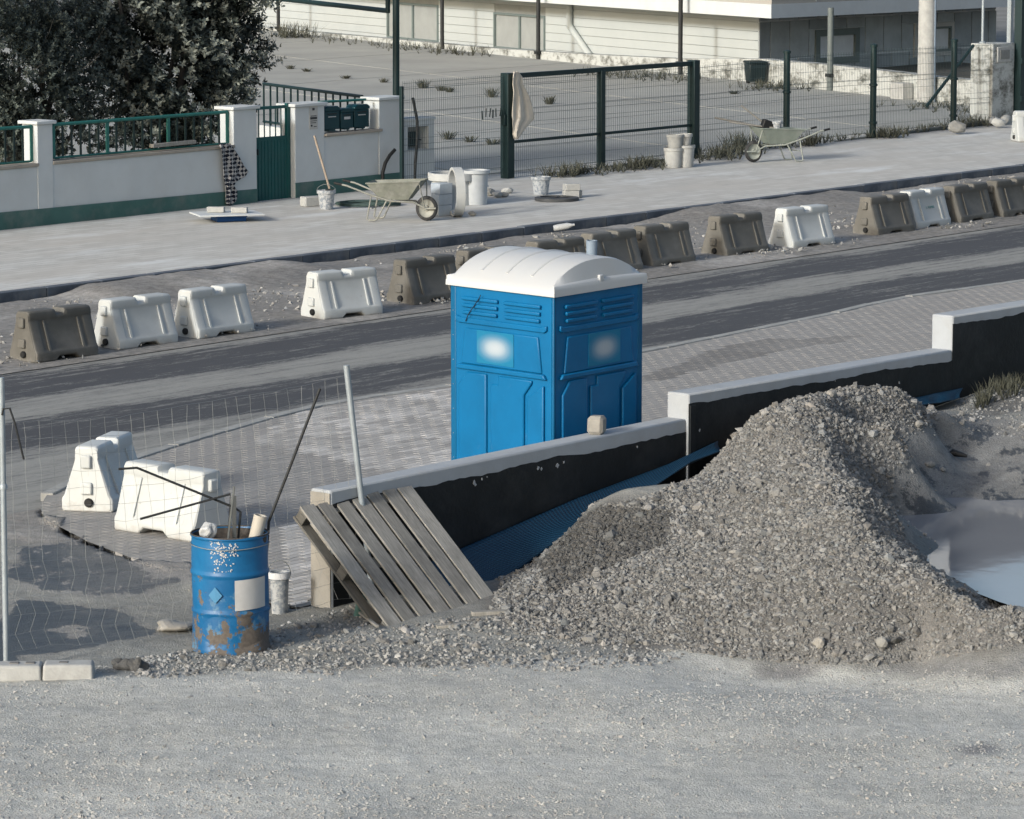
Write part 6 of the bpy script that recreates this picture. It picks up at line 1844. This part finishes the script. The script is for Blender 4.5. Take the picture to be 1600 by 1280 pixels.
def tree(name, base, lobes, nshoot, label, seed, leaf, pale, dark, light, up=.35):
    g = np.random.default_rng(seed); gr2 = random.Random(seed)
    tr_ = thing(name, base, 0, label, 'tree')
    base = np.array(base)
    # trunk and limbs
    m = MB(); tops = []
    for c, r in lobes: tops.append(np.array(c) - base)
    m.tube([(0, 0, -.2), (.05, .02, .7), (.1, .05, 1.5)], [.16, .13, .1], 8)
    for tpt in tops:
        mid = tpt*.5 + np.array([gr2.uniform(-.2, .2), gr2.uniform(-.2, .2), .2])
        m.tube([(.05, .02, .5), tuple(mid), tuple(tpt), tuple(tpt*1.12 + np.array([0, 0, .2]))], [.09, .06, .035, .015], 6)
    m.build('trunk', M_BARK, tr_, smooth=60)
    pos = []; dirs = []; cols = []
    for (c, r), wgt in zip(lobes, np.array([np.prod(r) for c, r in lobes])/sum(np.prod(r) for c, r in lobes)):
        k = int(nshoot*wgt)
        d = g.normal(size=(k, 3)); d /= np.linalg.norm(d, axis=1)[:, None]
        rad = g.uniform(.25, 1, k)**.42 * (1 + .22*np.sin(d[:, 0]*9 + seed)*np.sin(d[:, 2]*8) + .08*g.normal(size=k))
        p = np.array(c) - base + d*rad[:, None]*np.array(r)
        dd = d + np.array([0, 0, up]); dd /= np.linalg.norm(dd, axis=1)[:, None]
        keep = vnoise(p[:, 0] + p[:, 2]*.7, p[:, 1] + p[:, 2]*.4, 1.6, seed, 2) > .36
        p, dd, rad = p[keep], dd[keep], rad[keep]
        is_p = (g.random(len(p)) < pale) & (rad > .8)
        cc = np.where(is_p[:, None], np.array(light)[None], np.array(dark)[None])*g.uniform(.7, 1.2, (len(p), 1))
        pos.append(p); dirs.append(dd); cols.append(cc)
    pos, dirs, cols = np.concatenate(pos), np.concatenate(dirs), np.concatenate(cols)
    V, F, C = leaf_shoots(pos, dirs, leaf[2], leaf[0], leaf[1], leaf[3], cols, g)
    put('crown', np_mesh('crown', V, F, C), M_LEAF, tr_)
    # bare whippy shoots past the outline
    m = MB()
    for k in range(45):
        i = gr2.randrange(len(pos)); p = pos[i]; d = dirs[i]
        m.tube([tuple(p), tuple(p + d*.25), tuple(p + d*.45 + np.array([0, 0, .05]))], [.006, .005, .003], 4, caps=False)
    m.build('twigs', M_BARK, tr_)
    return tr_
def behind(u, v, y): x, z = WF.hit(u, v, y); return WF.P + WF.x*x + WF.y*y + np.array([0, 0, z])
b1 = behind(262, 240, 2.2); b1[2] = s_z(b1)
tree('shrub_tree', b1, [(behind(270, 90, 2.2), (1.35, 1.2, 1.5)), (behind(350, 60, 2.0), (.8, .9, 1.25)), (behind(300, -40, 2.2), (1.5, 1.3, 1.3)), (behind(200, 130, 2.0), (.9, .9, .9)), (behind(345, 150, 1.6), (.6, .7, .65)), (behind(230, 190, 1.6), (1.2, .7, .5)), (behind(310, 195, 1.4), (.7, .6, .45)), (behind(190, 20, 2.4), (.95, 1.0, 1.1))],
     9500, 'bushy tree with pale leaf tips behind the railing, left of the gate', 3, (.085, .04, 13, .13), .55, (.024, .033, .028), (.19, .21, .18))
b2 = behind(40, 240, 2.4); b2[2] = s_z(b2)
tree('evergreen_tree', b2, [(behind(30, 110, 2.2), (1.1, 1.1, 1.2)), (behind(100, 100, 2.2), (.75, .9, 1.25)), (behind(-60, 60, 2.4), (1.2, 1.2, 1.6)), (behind(60, 30, 2.4), (.9, 1.0, .7)), (behind(90, 175, 2.0), (.8, .8, .5)), (behind(10, 180, 2.0), (1.0, .8, .5)), (behind(110, 215, 1.6), (1.1, .6, .4)), (behind(10, 225, 1.6), (1.0, .6, .4))],
     8500, 'darker dense evergreen at the far left behind the railing', 4, (.06, .03, 15, .1), .3, (.045, .058, .05), (.095, .115, .098), .6)
# clipped hedge foliage low between trunks and wall
